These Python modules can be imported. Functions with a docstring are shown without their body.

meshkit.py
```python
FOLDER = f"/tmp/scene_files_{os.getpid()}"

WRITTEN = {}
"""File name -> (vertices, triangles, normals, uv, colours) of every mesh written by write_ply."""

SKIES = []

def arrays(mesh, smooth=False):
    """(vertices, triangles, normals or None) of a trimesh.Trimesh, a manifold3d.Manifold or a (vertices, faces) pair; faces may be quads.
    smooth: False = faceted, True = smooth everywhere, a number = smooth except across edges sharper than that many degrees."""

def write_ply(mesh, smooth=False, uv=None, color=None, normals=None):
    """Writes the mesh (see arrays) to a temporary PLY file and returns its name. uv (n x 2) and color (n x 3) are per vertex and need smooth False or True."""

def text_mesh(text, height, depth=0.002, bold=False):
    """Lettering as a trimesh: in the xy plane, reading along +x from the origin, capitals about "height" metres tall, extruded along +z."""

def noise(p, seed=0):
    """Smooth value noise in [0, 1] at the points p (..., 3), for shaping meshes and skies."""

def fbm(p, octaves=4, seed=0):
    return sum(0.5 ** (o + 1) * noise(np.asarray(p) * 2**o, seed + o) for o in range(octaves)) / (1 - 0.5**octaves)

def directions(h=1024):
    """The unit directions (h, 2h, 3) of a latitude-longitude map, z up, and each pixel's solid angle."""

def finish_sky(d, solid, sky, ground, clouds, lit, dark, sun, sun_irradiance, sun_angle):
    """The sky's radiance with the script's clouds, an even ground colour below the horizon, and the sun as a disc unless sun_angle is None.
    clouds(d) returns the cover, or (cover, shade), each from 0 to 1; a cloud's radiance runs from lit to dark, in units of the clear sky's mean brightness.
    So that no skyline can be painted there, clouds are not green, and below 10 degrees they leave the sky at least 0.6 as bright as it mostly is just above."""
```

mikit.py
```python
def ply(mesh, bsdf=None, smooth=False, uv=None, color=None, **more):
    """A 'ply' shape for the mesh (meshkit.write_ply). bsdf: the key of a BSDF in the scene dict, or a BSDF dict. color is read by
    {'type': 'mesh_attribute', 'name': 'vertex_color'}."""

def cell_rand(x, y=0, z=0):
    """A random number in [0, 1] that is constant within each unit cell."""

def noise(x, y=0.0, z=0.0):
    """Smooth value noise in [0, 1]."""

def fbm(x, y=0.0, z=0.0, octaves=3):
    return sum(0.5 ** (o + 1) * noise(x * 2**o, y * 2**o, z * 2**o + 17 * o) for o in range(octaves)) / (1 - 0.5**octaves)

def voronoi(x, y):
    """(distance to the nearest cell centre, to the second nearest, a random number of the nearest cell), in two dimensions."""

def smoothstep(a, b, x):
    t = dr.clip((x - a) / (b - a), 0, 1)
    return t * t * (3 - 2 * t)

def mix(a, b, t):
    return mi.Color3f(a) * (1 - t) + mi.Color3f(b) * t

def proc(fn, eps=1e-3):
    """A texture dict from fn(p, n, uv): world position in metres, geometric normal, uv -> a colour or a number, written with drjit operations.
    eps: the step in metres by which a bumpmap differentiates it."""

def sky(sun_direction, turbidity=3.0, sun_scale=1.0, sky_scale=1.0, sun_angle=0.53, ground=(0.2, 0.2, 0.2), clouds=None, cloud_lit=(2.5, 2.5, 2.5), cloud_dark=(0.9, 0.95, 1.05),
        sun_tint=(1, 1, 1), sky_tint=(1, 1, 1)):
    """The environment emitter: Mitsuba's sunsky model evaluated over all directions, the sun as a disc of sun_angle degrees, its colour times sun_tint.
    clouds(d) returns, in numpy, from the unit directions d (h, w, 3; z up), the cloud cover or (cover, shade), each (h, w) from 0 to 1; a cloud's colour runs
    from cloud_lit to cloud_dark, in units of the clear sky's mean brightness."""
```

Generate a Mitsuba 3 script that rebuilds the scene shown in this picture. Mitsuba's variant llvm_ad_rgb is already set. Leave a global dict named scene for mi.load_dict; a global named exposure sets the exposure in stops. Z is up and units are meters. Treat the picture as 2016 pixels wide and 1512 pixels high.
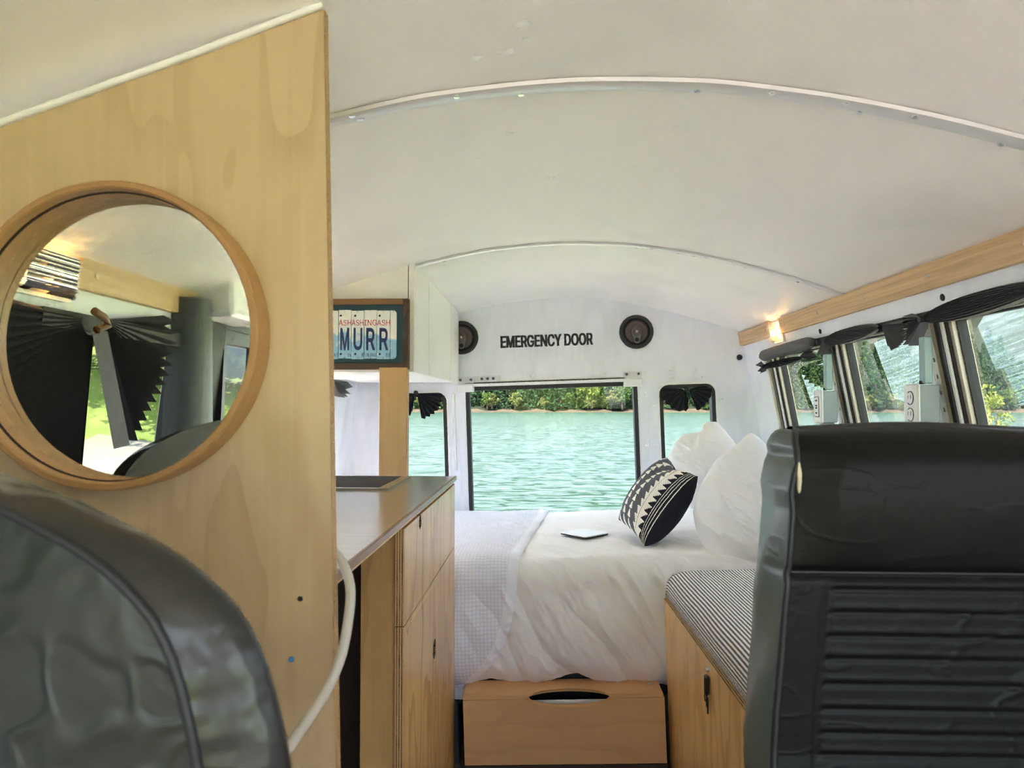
import math, numpy as np, trimesh, mitsuba as mi, drjit as dr, mikit, meshkit
import manifold3d as m3
from shapely.geometry import Polygon, Point, box as sbox
from shapely import affinity
from shapely.ops import unary_union
T = mi.ScalarTransform4f
scene, labels = {}, {}
rng = np.random.default_rng(7)

# ------------------------------------------------------------------ camera, sky, exposure
EYE = np.array([0, 0, 1.22]); FPX = 1420.0
PITCH = math.atan(42 / FPX); YAW = math.atan(62 / FPX * math.cos(PITCH))
FWD = np.array([-math.sin(YAW) * math.cos(PITCH), math.cos(YAW) * math.cos(PITCH), math.sin(PITCH)])
RGT = np.cross(FWD, [0, 0, 1]); RGT /= np.linalg.norm(RGT); UPV = np.cross(RGT, FWD)
scene['camera'] = {'type': 'thinlens', 'fov': 2 * math.degrees(math.atan(1008 / FPX)), 'fov_axis': 'x', 'near_clip': 0.02, 'far_clip': 3000.0,
    'aperture_radius': 0.0016, 'focus_distance': 2.3,
    'to_world': T().look_at(origin=EYE.tolist(), target=(EYE + FWD).tolist(), up=[0, 0, 1])}
def clouds(d):
    c = meshkit.fbm(d * np.array([3.0, 3.0, 6.0]), 4, 3)
    return np.clip(0.55 + 1.2 * (c - 0.45), 0, 1)
scene['sky'] = mikit.sky([-0.25, -0.45, 0.86], turbidity=3.5, sun_scale=0.8, sky_scale=1.0, ground=(0.2, 0.22, 0.2), clouds=clouds,
    cloud_lit=(1.86, 1.9, 1.98), cloud_dark=(1.17, 1.22, 1.32), sky_tint=(0.97, 1.0, 1.07))
exposure = 5.2

# ------------------------------------------------------------------ measuring
def ray(u, v): return FWD + RGT * (u - 1008) / FPX - UPV * (v - 756) / FPX
def at(u, v, y=None, x=None, z=None):
    d = ray(u, v)
    t = y / d[1] if y is not None else (x / d[0] if x is not None else (z - EYE[2]) / d[2])
    return EYE + t * d
ROLL = 0.033; RC, RS = math.cos(ROLL), math.sin(ROLL)          # the bus leans two degrees to the left
def tobus(P):
    q = np.asarray(P, float) - EYE
    return np.stack([q[..., 0] * RC + q[..., 2] * RS, q[..., 1], q[..., 2] * RC - q[..., 0] * RS], -1) + EYE
def frombus(P):
    q = np.asarray(P, float) - EYE
    return np.stack([q[..., 0] * RC - q[..., 2] * RS, q[..., 1], q[..., 2] * RC + q[..., 0] * RS], -1) + EYE
def B(m):
    m = m.copy(); m.vertices = frombus(m.vertices); return m
XC = 0.04
def half(z): return 0.98 + 0.15 * (1.5 - np.maximum(z, 0.9))
def on_wall(u, v, side=1, off=0.0, mirror=None):
    """bus-frame point where the ray through a pixel meets the side wall (off metres inside); with mirror, seen in the mirror plane y = mirror"""
    o = tobus(EYE); d = tobus(EYE + ray(u, v)) - o
    h0 = 0.98 + 0.15 * (1.5 - o[2]) - off
    t = (side * h0 + XC - o[0]) / (d[0] + side * 0.15 * d[2])
    p = o + t * d
    if mirror is not None: p[1] = 2 * mirror - p[1]
    return p

# ------------------------------------------------------------------ meshes
def S(*c): return [((x / 255) / 12.92 if x < 10.3 else ((x / 255 + 0.055) / 1.055) ** 2.4) for x in c]
def TM(v, f): return trimesh.Trimesh(np.asarray(v, float), np.asarray(f), process=False)
def cat(*ms): return trimesh.util.concatenate([m for m in ms])
def bx(x0, x1, y0, y1, z0, z1, r=0.0):
    lo, hi = np.array([x0, y0, z0]), np.array([x1, y1, z1]); r = min(r, (hi - lo).min() * 0.45)
    if r <= 0:
        return trimesh.creation.box(bounds=[lo, hi])
    P = [[(lo[i] + (r if i != a else 0)) if s[i] < 0 else (hi[i] - (r if i != a else 0)) for i in range(3)]
         for s in [(a, b, c) for a in (-1, 1) for b in (-1, 1) for c in (-1, 1)] for a in range(3)]
    return trimesh.convex.convex_hull(np.array(P))
def grid_faces(n, m, wrap=False):
    i, j = np.meshgrid(np.arange(n - 1), np.arange(m if wrap else m - 1), indexing='ij')
    a = i * m + j; b = i * m + (j + 1) % m
    q = np.stack([a, b, b + m, a + m], -1).reshape(-1, 4)
    return np.vstack([q[:, [0, 1, 2]], q[:, [0, 2, 3]]])
def grid(P, wrap=False):
    n, m = P.shape[:2]; return TM(P.reshape(-1, 3), grid_faces(n, m, wrap))
def extr(poly, h):
    gs = getattr(poly, 'geoms', [poly])
    return cat(*[trimesh.creation.extrude_polygon(g, h, engine='earcut') for g in gs])
def poly_y(poly, y0, y1):        # polygon (x, z) extruded from y0 to y1
    m = extr(poly if not isinstance(poly, (list, np.ndarray)) else Polygon(poly), y1 - y0); v = m.vertices
    return TM(np.stack([v[:, 0], y0 + v[:, 2], v[:, 1]], 1), m.faces[:, ::-1])
def poly_x(poly, x0, x1):        # polygon (y, z) extruded from x0 to x1
    m = extr(poly if not isinstance(poly, (list, np.ndarray)) else Polygon(poly), x1 - x0); v = m.vertices
    return TM(np.stack([x0 + v[:, 2], v[:, 0], v[:, 1]], 1), m.faces)
def poly_z(poly, z0, z1):
    m = extr(poly if not isinstance(poly, (list, np.ndarray)) else Polygon(poly), z1 - z0)
    m.apply_translation([0, 0, z0]); return m
def wall_poly(poly, side, o0, o1):  # polygon (y, z) on the sloped side wall, from o0 to o1 metres OUTSIDE the inner face
    m = extr(poly, o1 - o0); v = m.vertices
    h = v[:, 2] + o0
    P = np.stack([XC + side * (half(v[:, 1]) + h), v[:, 0], v[:, 1]], 1)
    return B(TM(P, m.faces if side > 0 else m.faces[:, ::-1]))
def tube(pts, r, n=10, cap=True):
    p = np.asarray(pts, float); r = np.broadcast_to(r, (len(p),))
    t = np.gradient(p, axis=0); t /= np.linalg.norm(t, axis=1, keepdims=True) + 1e-12
    a = np.cross(t[0], [0.31, 0.2, 0.93]); a /= np.linalg.norm(a); V = []
    for i in range(len(p)):
        a = a - t[i] * (a @ t[i]); a /= np.linalg.norm(a); b = np.cross(t[i], a)
        w = np.arange(n) * 2 * np.pi / n
        V.append(p[i] + r[i] * (np.cos(w)[:, None] * a + np.sin(w)[:, None] * b))
    V = np.array(V); f = grid_faces(len(p), n, True); v = V.reshape(-1, 3)
    if cap:
        k = len(v); v = np.vstack([v, p[0], p[-1]]); j = np.arange(n); e = (len(p) - 1) * n
        f = np.vstack([f, np.stack([(j + 1) % n, j, j * 0 + k], 1), np.stack([e + j, e + (j + 1) % n, j * 0 + k + 1], 1)])
    return TM(v, f)
def smooth_path(pts, n=40):
    from scipy.interpolate import CubicSpline
    p = np.asarray(pts, float); s = np.r_[0, np.cumsum(np.linalg.norm(np.diff(p, axis=0), axis=1))]
    return CubicSpline(s, p)(np.linspace(0, s[-1], n))
def resample(pts, n):
    p = np.asarray(pts, float); s = np.r_[0, np.cumsum(np.linalg.norm(np.diff(p, axis=0), axis=1))]
    u = np.linspace(0, s[-1], n); return np.stack([np.interp(u, s, p[:, k]) for k in range(p.shape[1])], 1)
def lathe(profile, axis_from, axis_dir, n=48):   # profile (r, h)
    pr = np.asarray(profile, float); d = np.asarray(axis_dir, float); d /= np.linalg.norm(d)
    a = np.cross(d, [0, 0, 1] if abs(d[2]) < 0.9 else [1, 0, 0]); a /= np.linalg.norm(a); b = np.cross(d, a)
    w = np.arange(n) * 2 * np.pi / n
    P = np.asarray(axis_from) + pr[:, 1][:, None, None] * d + pr[:, 0][:, None, None] * (np.cos(w)[None, :, None] * a + np.sin(w)[None, :, None] * b)
    m = grid(P, True); m.faces = m.faces[:, ::-1]; return m
def cyl(p, d, r, h, n=16): return lathe([(0, 0), (r, 0), (r, h * .8), (r * .85, h), (0, h)], p, d, n)
def rrect(x0, x1, y0, y1, r, n=8):
    return sbox(x0 + r, y0 + r, x1 - r, y1 - r).buffer(r, quad_segs=n)
def smooth_noise(P, sc, seed, o=3): return meshkit.fbm(np.asarray(P) * sc, o, seed) - 0.5
def text_y(s, x0, x1, z0, z1, y, depth=0.001, bold=True):   # lettering on a plane y = const facing the camera
    m = meshkit.text_mesh(s, 1.0, 0.1, bold); v = m.vertices.copy(); lo, hi = v.min(0), v.max(0)
    X = x0 + (v[:, 0] - lo[0]) / (hi[0] - lo[0]) * (x1 - x0); Z = z0 + (v[:, 1] - lo[1]) / (hi[1] - lo[1]) * (z1 - z0)
    return TM(np.stack([X, y - v[:, 2] / 0.1 * depth, Z], 1), m.faces)

# ------------------------------------------------------------------ scene entries
def key_for(key):
    if key not in scene and not any(k.startswith(key + '__') for k in scene): return key
    i = 1
    while f'{key}_{i:03d}' in scene or any(k.startswith(f'{key}_{i:03d}__') for k in scene): i += 1
    return f'{key}_{i:03d}'
def add(key, mesh, mat, smooth=False, label=None, category=None, group=None, kind=None, **kw):
    key = key_for(key)
    scene[key] = mikit.ply(mesh, mat, smooth, **kw)
    say(key, label, category, group, kind); return key
def say(key, label=None, category=None, group=None, kind=None):
    d = {k: v for k, v in dict(label=label, category=category, group=group, kind=kind).items() if v}
    if d: labels[key] = {**labels.get(key, {}), **d}
def thing(name, label=None, category=None, group=None, kind=None):
    used = set(labels) | set(scene); key, i = name, 0
    while key in used or any(k.startswith(key + '__') for k in used): i += 1; key = f'{name}_{i:03d}'
    say(key, label, category, group, kind); return key

# ------------------------------------------------------------------ materials
N, F = mikit.noise, mikit.fbm
def rgb(c): return {'type': 'rgb', 'value': list(map(float, c))}
def mat(name, color, rough=0.5, metallic=0.0, bump=None, bscale=1.0, eps=1e-3, **kw):
    d = {'type': 'principled', 'base_color': mikit.proc(color) if callable(color) else (color if isinstance(color, dict) else rgb(color)), 'roughness': rough, 'metallic': metallic, **kw}
    if bump is not None: d = {'type': 'bumpmap', 'arbitrary': mikit.proc(bump, eps), 'scale': bscale, 'bsdf': d}
    scene['mat_' + name] = {'type': 'twosided', 'bsdf': d}
def C3(c): return mi.Color3f(*map(float, c))
def planar(p, n):
    ax, ay = dr.abs(n.x), dr.abs(n.y); az = dr.abs(n.z)
    a = dr.select((ax > ay) & (ax > az), p.y, p.x)
    b = dr.select((az > ax) & (az > ay), p.y, p.z)
    return a, b
def wood(light, dark, deep=0.55, freq=9.0, swap=False):
    L, D = C3(light), C3(dark)
    def fn(p, n, uv):
        a, b = planar(p, n)
        if swap: a, b = b, a
        w = F(a * 3.2, b * 0.75, p.y * 0.3) * 1.0 + 0.18 * F(a * 11, b * 3.0)
        ph = w * freq; ring = ph - dr.floor(ph)
        line = mikit.smoothstep(0.55, 0.98, ring) * (1 - mikit.smoothstep(0.975, 1.0, ring))
        fine = F(a * 160, b * 5, 3.0); blot = F(a * 5, b * 2.2, 9.0)
        t = dr.clip(deep * line * (0.35 + 0.9 * N(a * 6, b * 1.5)) + 0.28 * (fine - 0.35) + 0.7 * (blot - 0.42), 0, 1)
        return L * (1 - t) + D * t
    return fn
def ceil_fn(p, n, uv):
    t = mikit.smoothstep(0.55, 0.75, F(p.x * 2.5, p.y * 2.5, 5.0)) * 0.05
    return C3((0.87, 0.855, 0.83)) * (1 - t)
mat('ceiling', ceil_fn, 0.42)
mat('patch', (0.95, 0.95, 0.94), 0.6)
def wallfn(p, n, uv):
    t = mikit.smoothstep(0.5, 0.8, F(p.x * 9, p.y * 9, p.z * 2.5)) * 0.10 + 0.05 * N(p.x * 60, p.y * 60, p.z * 8)
    return C3((0.83, 0.86, 0.93)) * (1 - t)
mat('wall', wallfn, 0.4)
mat('white', (0.83, 0.84, 0.84), 0.35)
mat('bracket', (0.68, 0.69, 0.71), 0.35)
mat('cabinet_white', (0.80, 0.785, 0.75), 0.35)
mat('maple', wood(S(193, 169, 131), S(164, 133, 92), 0.36, 13), 0.42)
mat('golden', wood(S(204, 166, 108), S(142, 102, 52), 0.4, 11), 0.25, clearcoat=0.3, clearcoat_gloss=0.8)
mat('bench_ply', wood(S(230, 190, 130), S(184, 136, 72), 0.35, 9), 0.3, clearcoat=0.3, clearcoat_gloss=0.8)
mat('drawer_maple', wood(S(212, 168, 116), S(190, 144, 94), 0.25, 7, True), 0.4)
mat('post_maple', wood(S(194, 156, 106), S(160, 120, 74), 0.4, 12), 0.4)
def oakfn(p, n, uv):
    t = dr.clip(0.9 * F(p.y * 4, p.z * 170, 1.0) - 0.1 + 0.25 * N(p.y * 1.5, p.z * 30), 0, 1)
    return mikit.mix(S(216, 184, 140), S(176, 138, 92), t)
mat('oak', oakfn, 0.45)
def edgefn(p, n, uv):
    k = uv.x * 7; odd = k - 2 * dr.floor(k / 2)
    t = mikit.smoothstep(0.9, 1.05, odd) * (1 - mikit.smoothstep(1.9, 2.0, odd)); t = t * (0.6 + 0.4 * N(uv.y * 40, dr.floor(k)))
    return mikit.mix(S(206, 166, 112), S(70, 44, 24), t)
mat('ply_edge', edgefn, 0.5)
mat('bent_wood', wood(S(166, 126, 80), S(134, 98, 56), 0.2, 3), 0.42)
mat('dark_wood', wood(S(78, 56, 40), S(40, 28, 20), 0.6, 6, True), 0.5)
mat('rust_wood', wood(S(128, 92, 56), S(66, 42, 24), 0.6, 6, True), 0.5)
mat('groove', S(48, 34, 22), 0.7)
mat('teal', S(22, 62, 72), 0.5)
mat('mirror', (0.93, 0.94, 0.93), 0.0, 1.0)
scene['mat_mirror'] = {'type': 'twosided', 'bsdf': {'type': 'conductor', 'material': 'none', 'specular_reflectance': rgb((0.86, 0.89, 0.87))}}
mat('alu', (0.80, 0.80, 0.81), 0.30, 0.45)
mat('chrome', (0.8, 0.8, 0.8), 0.15, 1.0)
mat('rail', S(196, 188, 172), 0.35, 0.25)
mat('steel', lambda p, n, uv: C3((0.55, 0.53, 0.50)) * (0.9 + 0.2 * F(p.x * 4, p.y * 300)), 0.2, 1.0)
mat('steel_dark', S(84, 78, 70), 0.6, 0.0)
mat('copper_edge', S(150, 120, 100), 0.3, 0.7)
mat('black', S(22, 22, 24), 0.6)
mat('rubber', S(34, 34, 36), 0.5)
mat('dark_brown', S(52, 40, 32), 0.5)
mat('dark_grey', S(70, 74, 78), 0.5)
mat('pillar', S(66, 72, 74), 0.55, bump=lambda p, n, uv: F(p.x * 200, p.y * 200, p.z * 200), bscale=0.0008)
mat('floor', lambda p, n, uv: mikit.mix(S(110, 102, 92), S(138, 128, 114), F(p.x * 14, p.y * 3)), 0.5)
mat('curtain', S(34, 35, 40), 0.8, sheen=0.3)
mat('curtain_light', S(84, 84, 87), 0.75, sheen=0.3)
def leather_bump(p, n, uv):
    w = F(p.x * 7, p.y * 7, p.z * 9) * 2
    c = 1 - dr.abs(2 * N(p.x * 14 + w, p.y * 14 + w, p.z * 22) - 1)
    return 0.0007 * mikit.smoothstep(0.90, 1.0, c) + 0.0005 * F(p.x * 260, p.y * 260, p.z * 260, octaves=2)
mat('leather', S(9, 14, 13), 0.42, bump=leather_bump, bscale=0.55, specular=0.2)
def crinkle_bump(p, n, uv):
    w = F(p.x * 9, p.y * 9, p.z * 9) * 3
    c = 1 - dr.abs(2 * N(p.x * 34 + w, p.y * 34 - w, p.z * 22 + w) - 1)
    return 0.0025 * mikit.smoothstep(0.72, 1.0, c) + 0.0015 * F(p.x * 70, p.y * 70, p.z * 70, octaves=2)
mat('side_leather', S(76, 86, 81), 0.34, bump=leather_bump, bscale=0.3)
mat('crinkle', S(24, 31, 27), 0.42, bump=crinkle_bump, bscale=0.5)
mat('crinkle_light', S(118, 126, 122), 0.42, bump=crinkle_bump, bscale=0.8)
mat('grey_vinyl', S(38, 38, 37), 0.27, bump=lambda p, n, uv: F(p.x * 30, p.y * 30, p.z * 30), bscale=0.004)
mat('welt', S(24, 27, 31), 0.45)
mat('linen', (0.79, 0.77, 0.745), 0.85, sheen=0.2)
mat('sheet', (0.82, 0.81, 0.795), 0.85, sheen=0.2)
def waffle_bump(p, n, uv):
    return 0.0022 * dr.abs(dr.sin(uv.x * (math.pi / 0.0125))) * dr.abs(dr.sin(uv.y * (math.pi / 0.0125)))
def waffle_col(p, n, uv):
    t = dr.abs(dr.sin(uv.x * (math.pi / 0.0125))) * dr.abs(dr.sin(uv.y * (math.pi / 0.0125)))
    return mikit.mix((0.66, 0.67, 0.74), (0.82, 0.83, 0.88), t)
mat('waffle', waffle_col, 0.9, bump=waffle_bump, bscale=1.0)
mat('hem', (0.80, 0.81, 0.86), 0.9)
def stripe_fn(p, n, uv):
    w = uv.x / 0.0098 + 0.2 * F(uv.x * 9, uv.y * 5); k = w - dr.floor(w)
    t = mikit.smoothstep(0.40, 0.52, k) * (1 - mikit.smoothstep(0.9, 1.0, k))
    return mikit.mix((0.78, 0.77, 0.73), S(92, 92, 94), t)
mat('stripes', stripe_fn, 0.85)
def pattern_fn(p, n, uv):
    """woven cushion: grey field with pale arrow bands, cream band with stepped triangles, navy edge with fine white lines"""
    u, v = uv.x, uv.y                      # u: 0 far edge .. 1 near seam, v: 0 bottom .. 1 top
    cream, grey, navy = C3(S(236, 230, 216)), C3(S(86, 86, 90)), C3(S(18, 20, 32))
    q = v * 11; s = q - dr.floor(q)
    st = (dr.floor(s * 5) + 0.5) / 5
    def arrows(c, w): return dr.abs(u - c) < w * (1 - st)
    col = dr.select(arrows(0.14, 0.05) | arrows(0.34, 0.055) | arrows(0.53, 0.05), cream, grey)
    tri_l = (u - 0.70) > 0.07 * (1 - st) - 0.02
    band = dr.select((u > 0.66) & tri_l, cream, col)
    tri_r = (0.905 - u) < 0.08 * (1 - st)
    band = dr.select((u > 0.79) & tri_r, navy, band)
    band = dr.select(dr.abs(u - 0.775) < 0.003, grey, band)
    k = u * 46; kk = k - dr.floor(k)
    band = dr.select(u > 0.905, dr.select((kk < 0.25) & (u < 0.985), cream, navy), band)
    return band
mat('pattern', pattern_fn, 0.9)
mat('navy', S(20, 22, 34), 0.9)
mat('scribble', lambda p, n, uv: mikit.mix((0.8, 0.8, 0.82), S(60, 62, 70), mikit.smoothstep(0.90, 0.97, 1 - dr.abs(2 * N(p.y * 45, p.z * 45, 2.0) - 1))), 0.85)
def plate_fn(p, n, uv):
    ridge = 0.30 + 0.30 * F(uv.x * 3.2, 1.7) + 0.16 * dr.abs(2 * N(uv.x * 9, 4.0) - 1)
    t = mikit.smoothstep(-0.03, 0.03, ridge - uv.y) * (0.35 + 0.65 * mikit.smoothstep(0.30, 0.42, F(uv.x * 14, uv.y * 9) + 0.55 * (0.42 - uv.y)))
    return mikit.mix(S(226, 228, 222), S(140, 184, 208), t)
mat('plate', plate_fn, 0.35)
mat('plate_red', S(176, 36, 48), 0.4); mat('plate_navy', S(26, 42, 92), 0.4); mat('plate_purple', S(70, 48, 92), 0.4)
mat('ink', S(16, 16, 20), 0.5)
mat('plastic', (0.78, 0.78, 0.76), 0.35)
mat('box_grey', S(150, 158, 160), 0.45)
mat('raceway', S(150, 176, 176), 0.3)
mat('cable', S(188, 182, 170), 0.45)
mat('cone', S(96, 84, 80), 0.8)
mat('speaker_grey', S(92, 92, 94), 0.4, 0.2)
mat('tablet', (0.82, 0.82, 0.84), 0.3)
mat('foam', S(206, 196, 170), 0.9)
mat('anchor', S(70, 140, 180), 0.5)
mat('paint_chip', S(196, 150, 90), 0.6)
scene['mat_glass'] = {'type': 'thindielectric', 'int_ior': 1.5}
scene['mat_tint_glass'] = {'type': 'thindielectric', 'int_ior': 1.5, 'specular_transmittance': rgb((.5, .52, .5)), 'specular_reflectance': rgb((.2, .2, .2))}
scene['mat_dark_tint_glass'] = {'type': 'thindielectric', 'int_ior': 1.5, 'specular_transmittance': rgb((.26, .27, .25)), 'specular_reflectance': rgb((.2, .2, .2))}
scene['mat_film_glass'] = {'type': 'thindielectric', 'int_ior': 3.0, 'specular_transmittance': rgb((.6, .62, .6))}
scene['mat_lens'] = {'type': 'dielectric', 'int_ior': 1.49}
# outdoors
def water_h(p, n, uv):
    w = F(p.x * 0.05, p.y * 0.05)
    return 0.20 * F(p.x * 0.22 + w, p.y * 0.8 + w, octaves=2) + 0.14 * N(p.x * 0.7 + 2 * w, p.y * 2.4) + 0.03 * N(p.x * 1.9, p.y * 6.0)
def water_c(p, n, uv):
    far = mikit.smoothstep(20.0, 200.0, p.y)
    return mikit.mix((0.026, 0.063, 0.052), (0.031, 0.068, 0.057), far)
scene['mat_water'] = {'type': 'bumpmap', 'arbitrary': mikit.proc(water_h, 0.03), 'scale': 1.0,
    'bsdf': {'type': 'principled', 'base_color': mikit.proc(water_c), 'roughness': 0.12, 'specular': 0.55}}
vc = {'type': 'mesh_attribute', 'name': 'vertex_color'}
scene['mat_leaf'] = {'type': 'twosided', 'bsdf': {'type': 'diffuse', 'reflectance': vc}}
mat('ground', lambda p, n, uv: mikit.mix((0.22, 0.215, 0.20), (0.30, 0.295, 0.28), F(p.x * 1.2, p.y * 1.2) * 0.6 + 0.4 * N(p.x * 9, p.y * 9)), 0.9)
mat('grass', lambda p, n, uv: mikit.mix((0.12, 0.24, 0.03), (0.28, 0.34, 0.09), F(p.x * 0.7, p.y * 0.7, p.z * 0.5)), 0.9)
mat('shore', lambda p, n, uv: mikit.mix((0.035, 0.028, 0.02), (0.07, 0.058, 0.042), F(p.x * 0.2, p.z * 2)), 0.9)
mat('forest_floor', lambda p, n, uv: mikit.mix((0.006, 0.011, 0.006), (0.014, 0.022, 0.010), F(p.x * 0.08, p.z * 0.12, p.y * 0.05)), 0.9)
mat('bark', S(96, 84, 70), 0.9); mat('pale_bark', S(100, 96, 88), 0.9)

# ================================================================== THE BUS SHELL
Y0, Y1 = -1.35, 3.70
# --- ceiling: three arched sheets
D_ = np.array([0, .2, .4, .55, .7, .85, .975]); Z_ = np.array([1.768, 1.758, 1.727, 1.692, 1.648, 1.596, 1.545])
from scipy.interpolate import PchipInterpolator
roofz = PchipInterpolator(D_, Z_)
def roof(x): return roofz(np.minimum(np.abs(x - 0.055), 0.975))
RIB1, RIB2 = 1.217, 2.43
xs = np.linspace(0.055 - 1.01, 0.055 + .985, 83)
say('ceiling', 'cream white arched bus ceiling of wide sheets', kind='structure')
for a, b in ((Y0, RIB1), (RIB1, RIB2), (RIB2, Y1 + .02)):
    yy = np.linspace(a, b, 25)
    X, Y = np.meshgrid(xs, yy, indexing='ij')
    sag = 0.004 * np.exp(-((Y - a) / 0.05) ** 2) * np.sin(X * 7 + 1)
    inner = np.stack([X, Y, roof(X) + sag], -1); outer = inner + [0, 0, 0.012]
    m = cat(grid(inner), grid(outer))
    add('ceiling__panel', B(m), 'mat_ceiling', True)
# touched up paint patches (slightly proud skins)
def patch(u, v, rx, ry, yplane):
    c = tobus(at(u, v, y=yplane)); o = tobus(EYE)
    d = c - o
    ts = np.linspace(.2, 2.5, 4000); P = o + ts[:, None] * d; k = np.argmax(P[:, 2] > roof(P[:, 0])); c = P[k]
    w = np.arange(20) * 2 * np.pi / 20; rr = 1 + .25 * np.sin(w * 3 + u) + .12 * np.sin(w * 5 + v)
    px = c[0] + rx * rr * np.cos(w); py = c[1] + ry * rr * np.sin(w)
    ring = np.stack([px, py, roof(px) - .0005], 1); cen = np.array([[c[0], c[1], roof(c[0]) - .0007]])
    v_ = np.vstack([ring, cen]); f = [[i, (i + 1) % 20, 20] for i in range(20)]
    add('ceiling__paint_patch', B(TM(v_, f)), 'mat_patch')
for u, v, rx, ry in ((1030, 46, .012, .009), (1037, 73, .007, .005), (997, 101, .014, .008), (939, 113, .009, .007), (1003, 262, .012, .003), (1085, 350, .010, .009), (946, 314, .007, .004)):
    patch(u, v, rx, ry, 1.0)
# --- aluminium ribs
for yr, wid, name, scr in ((RIB1, .042, 'trim_1', ((-.31, -.012), (-.3, .008), (-.13, -.008), (-.02, .012), (.28, .008), (.40, -.008), (.52, -.01), (.55, .012), (.63, -.01), (.78, .012))),
                           (RIB2, .036, 'trim_2', ((-.32, 0), (-.16, 0), (.05, .008), (.33, 0), (.38, -.008), (.47, 0), (.52, 0), (.56, -.006), (.69, 0), (.86, 0)))):
    xx = np.linspace(0.055 - .96, 0.055 + .96, 121); z = roof(xx)
    prof = [(-wid / 2, 0), (-wid / 2 + .003, -.006), (-wid / 6, -.009), (wid / 6, -.009), (wid / 2 - .003, -.006), (wid / 2, 0)]
    P = np.stack([np.stack([xx, np.full_like(xx, yr + o), z + h - .001], -1) for o, h in prof], 1)
    add(name, B(grid(P)), 'mat_alu', 30, 'curved bare aluminium rib across the ceiling, ' + ('nearer of the two' if name == 'trim_1' else 'farther of the two, thinner'), kind='structure')
    for sx, dy in scr:
        n = np.array([-(roof(sx + .01) - roof(sx - .01)) / .02, 0, 1.0]); n /= -np.linalg.norm(n)
        add(name + '__screw', B(cyl([sx, yr + dy, roof(sx) - .007], n, .0055, .004, 12)), 'mat_chrome', 40)
# --- floor
add('floor', B(bx(XC - 1.2, XC + 1.2, Y0, Y1, -.05, 0)), 'mat_floor', label='dark vinyl bus floor', kind='structure')
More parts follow.
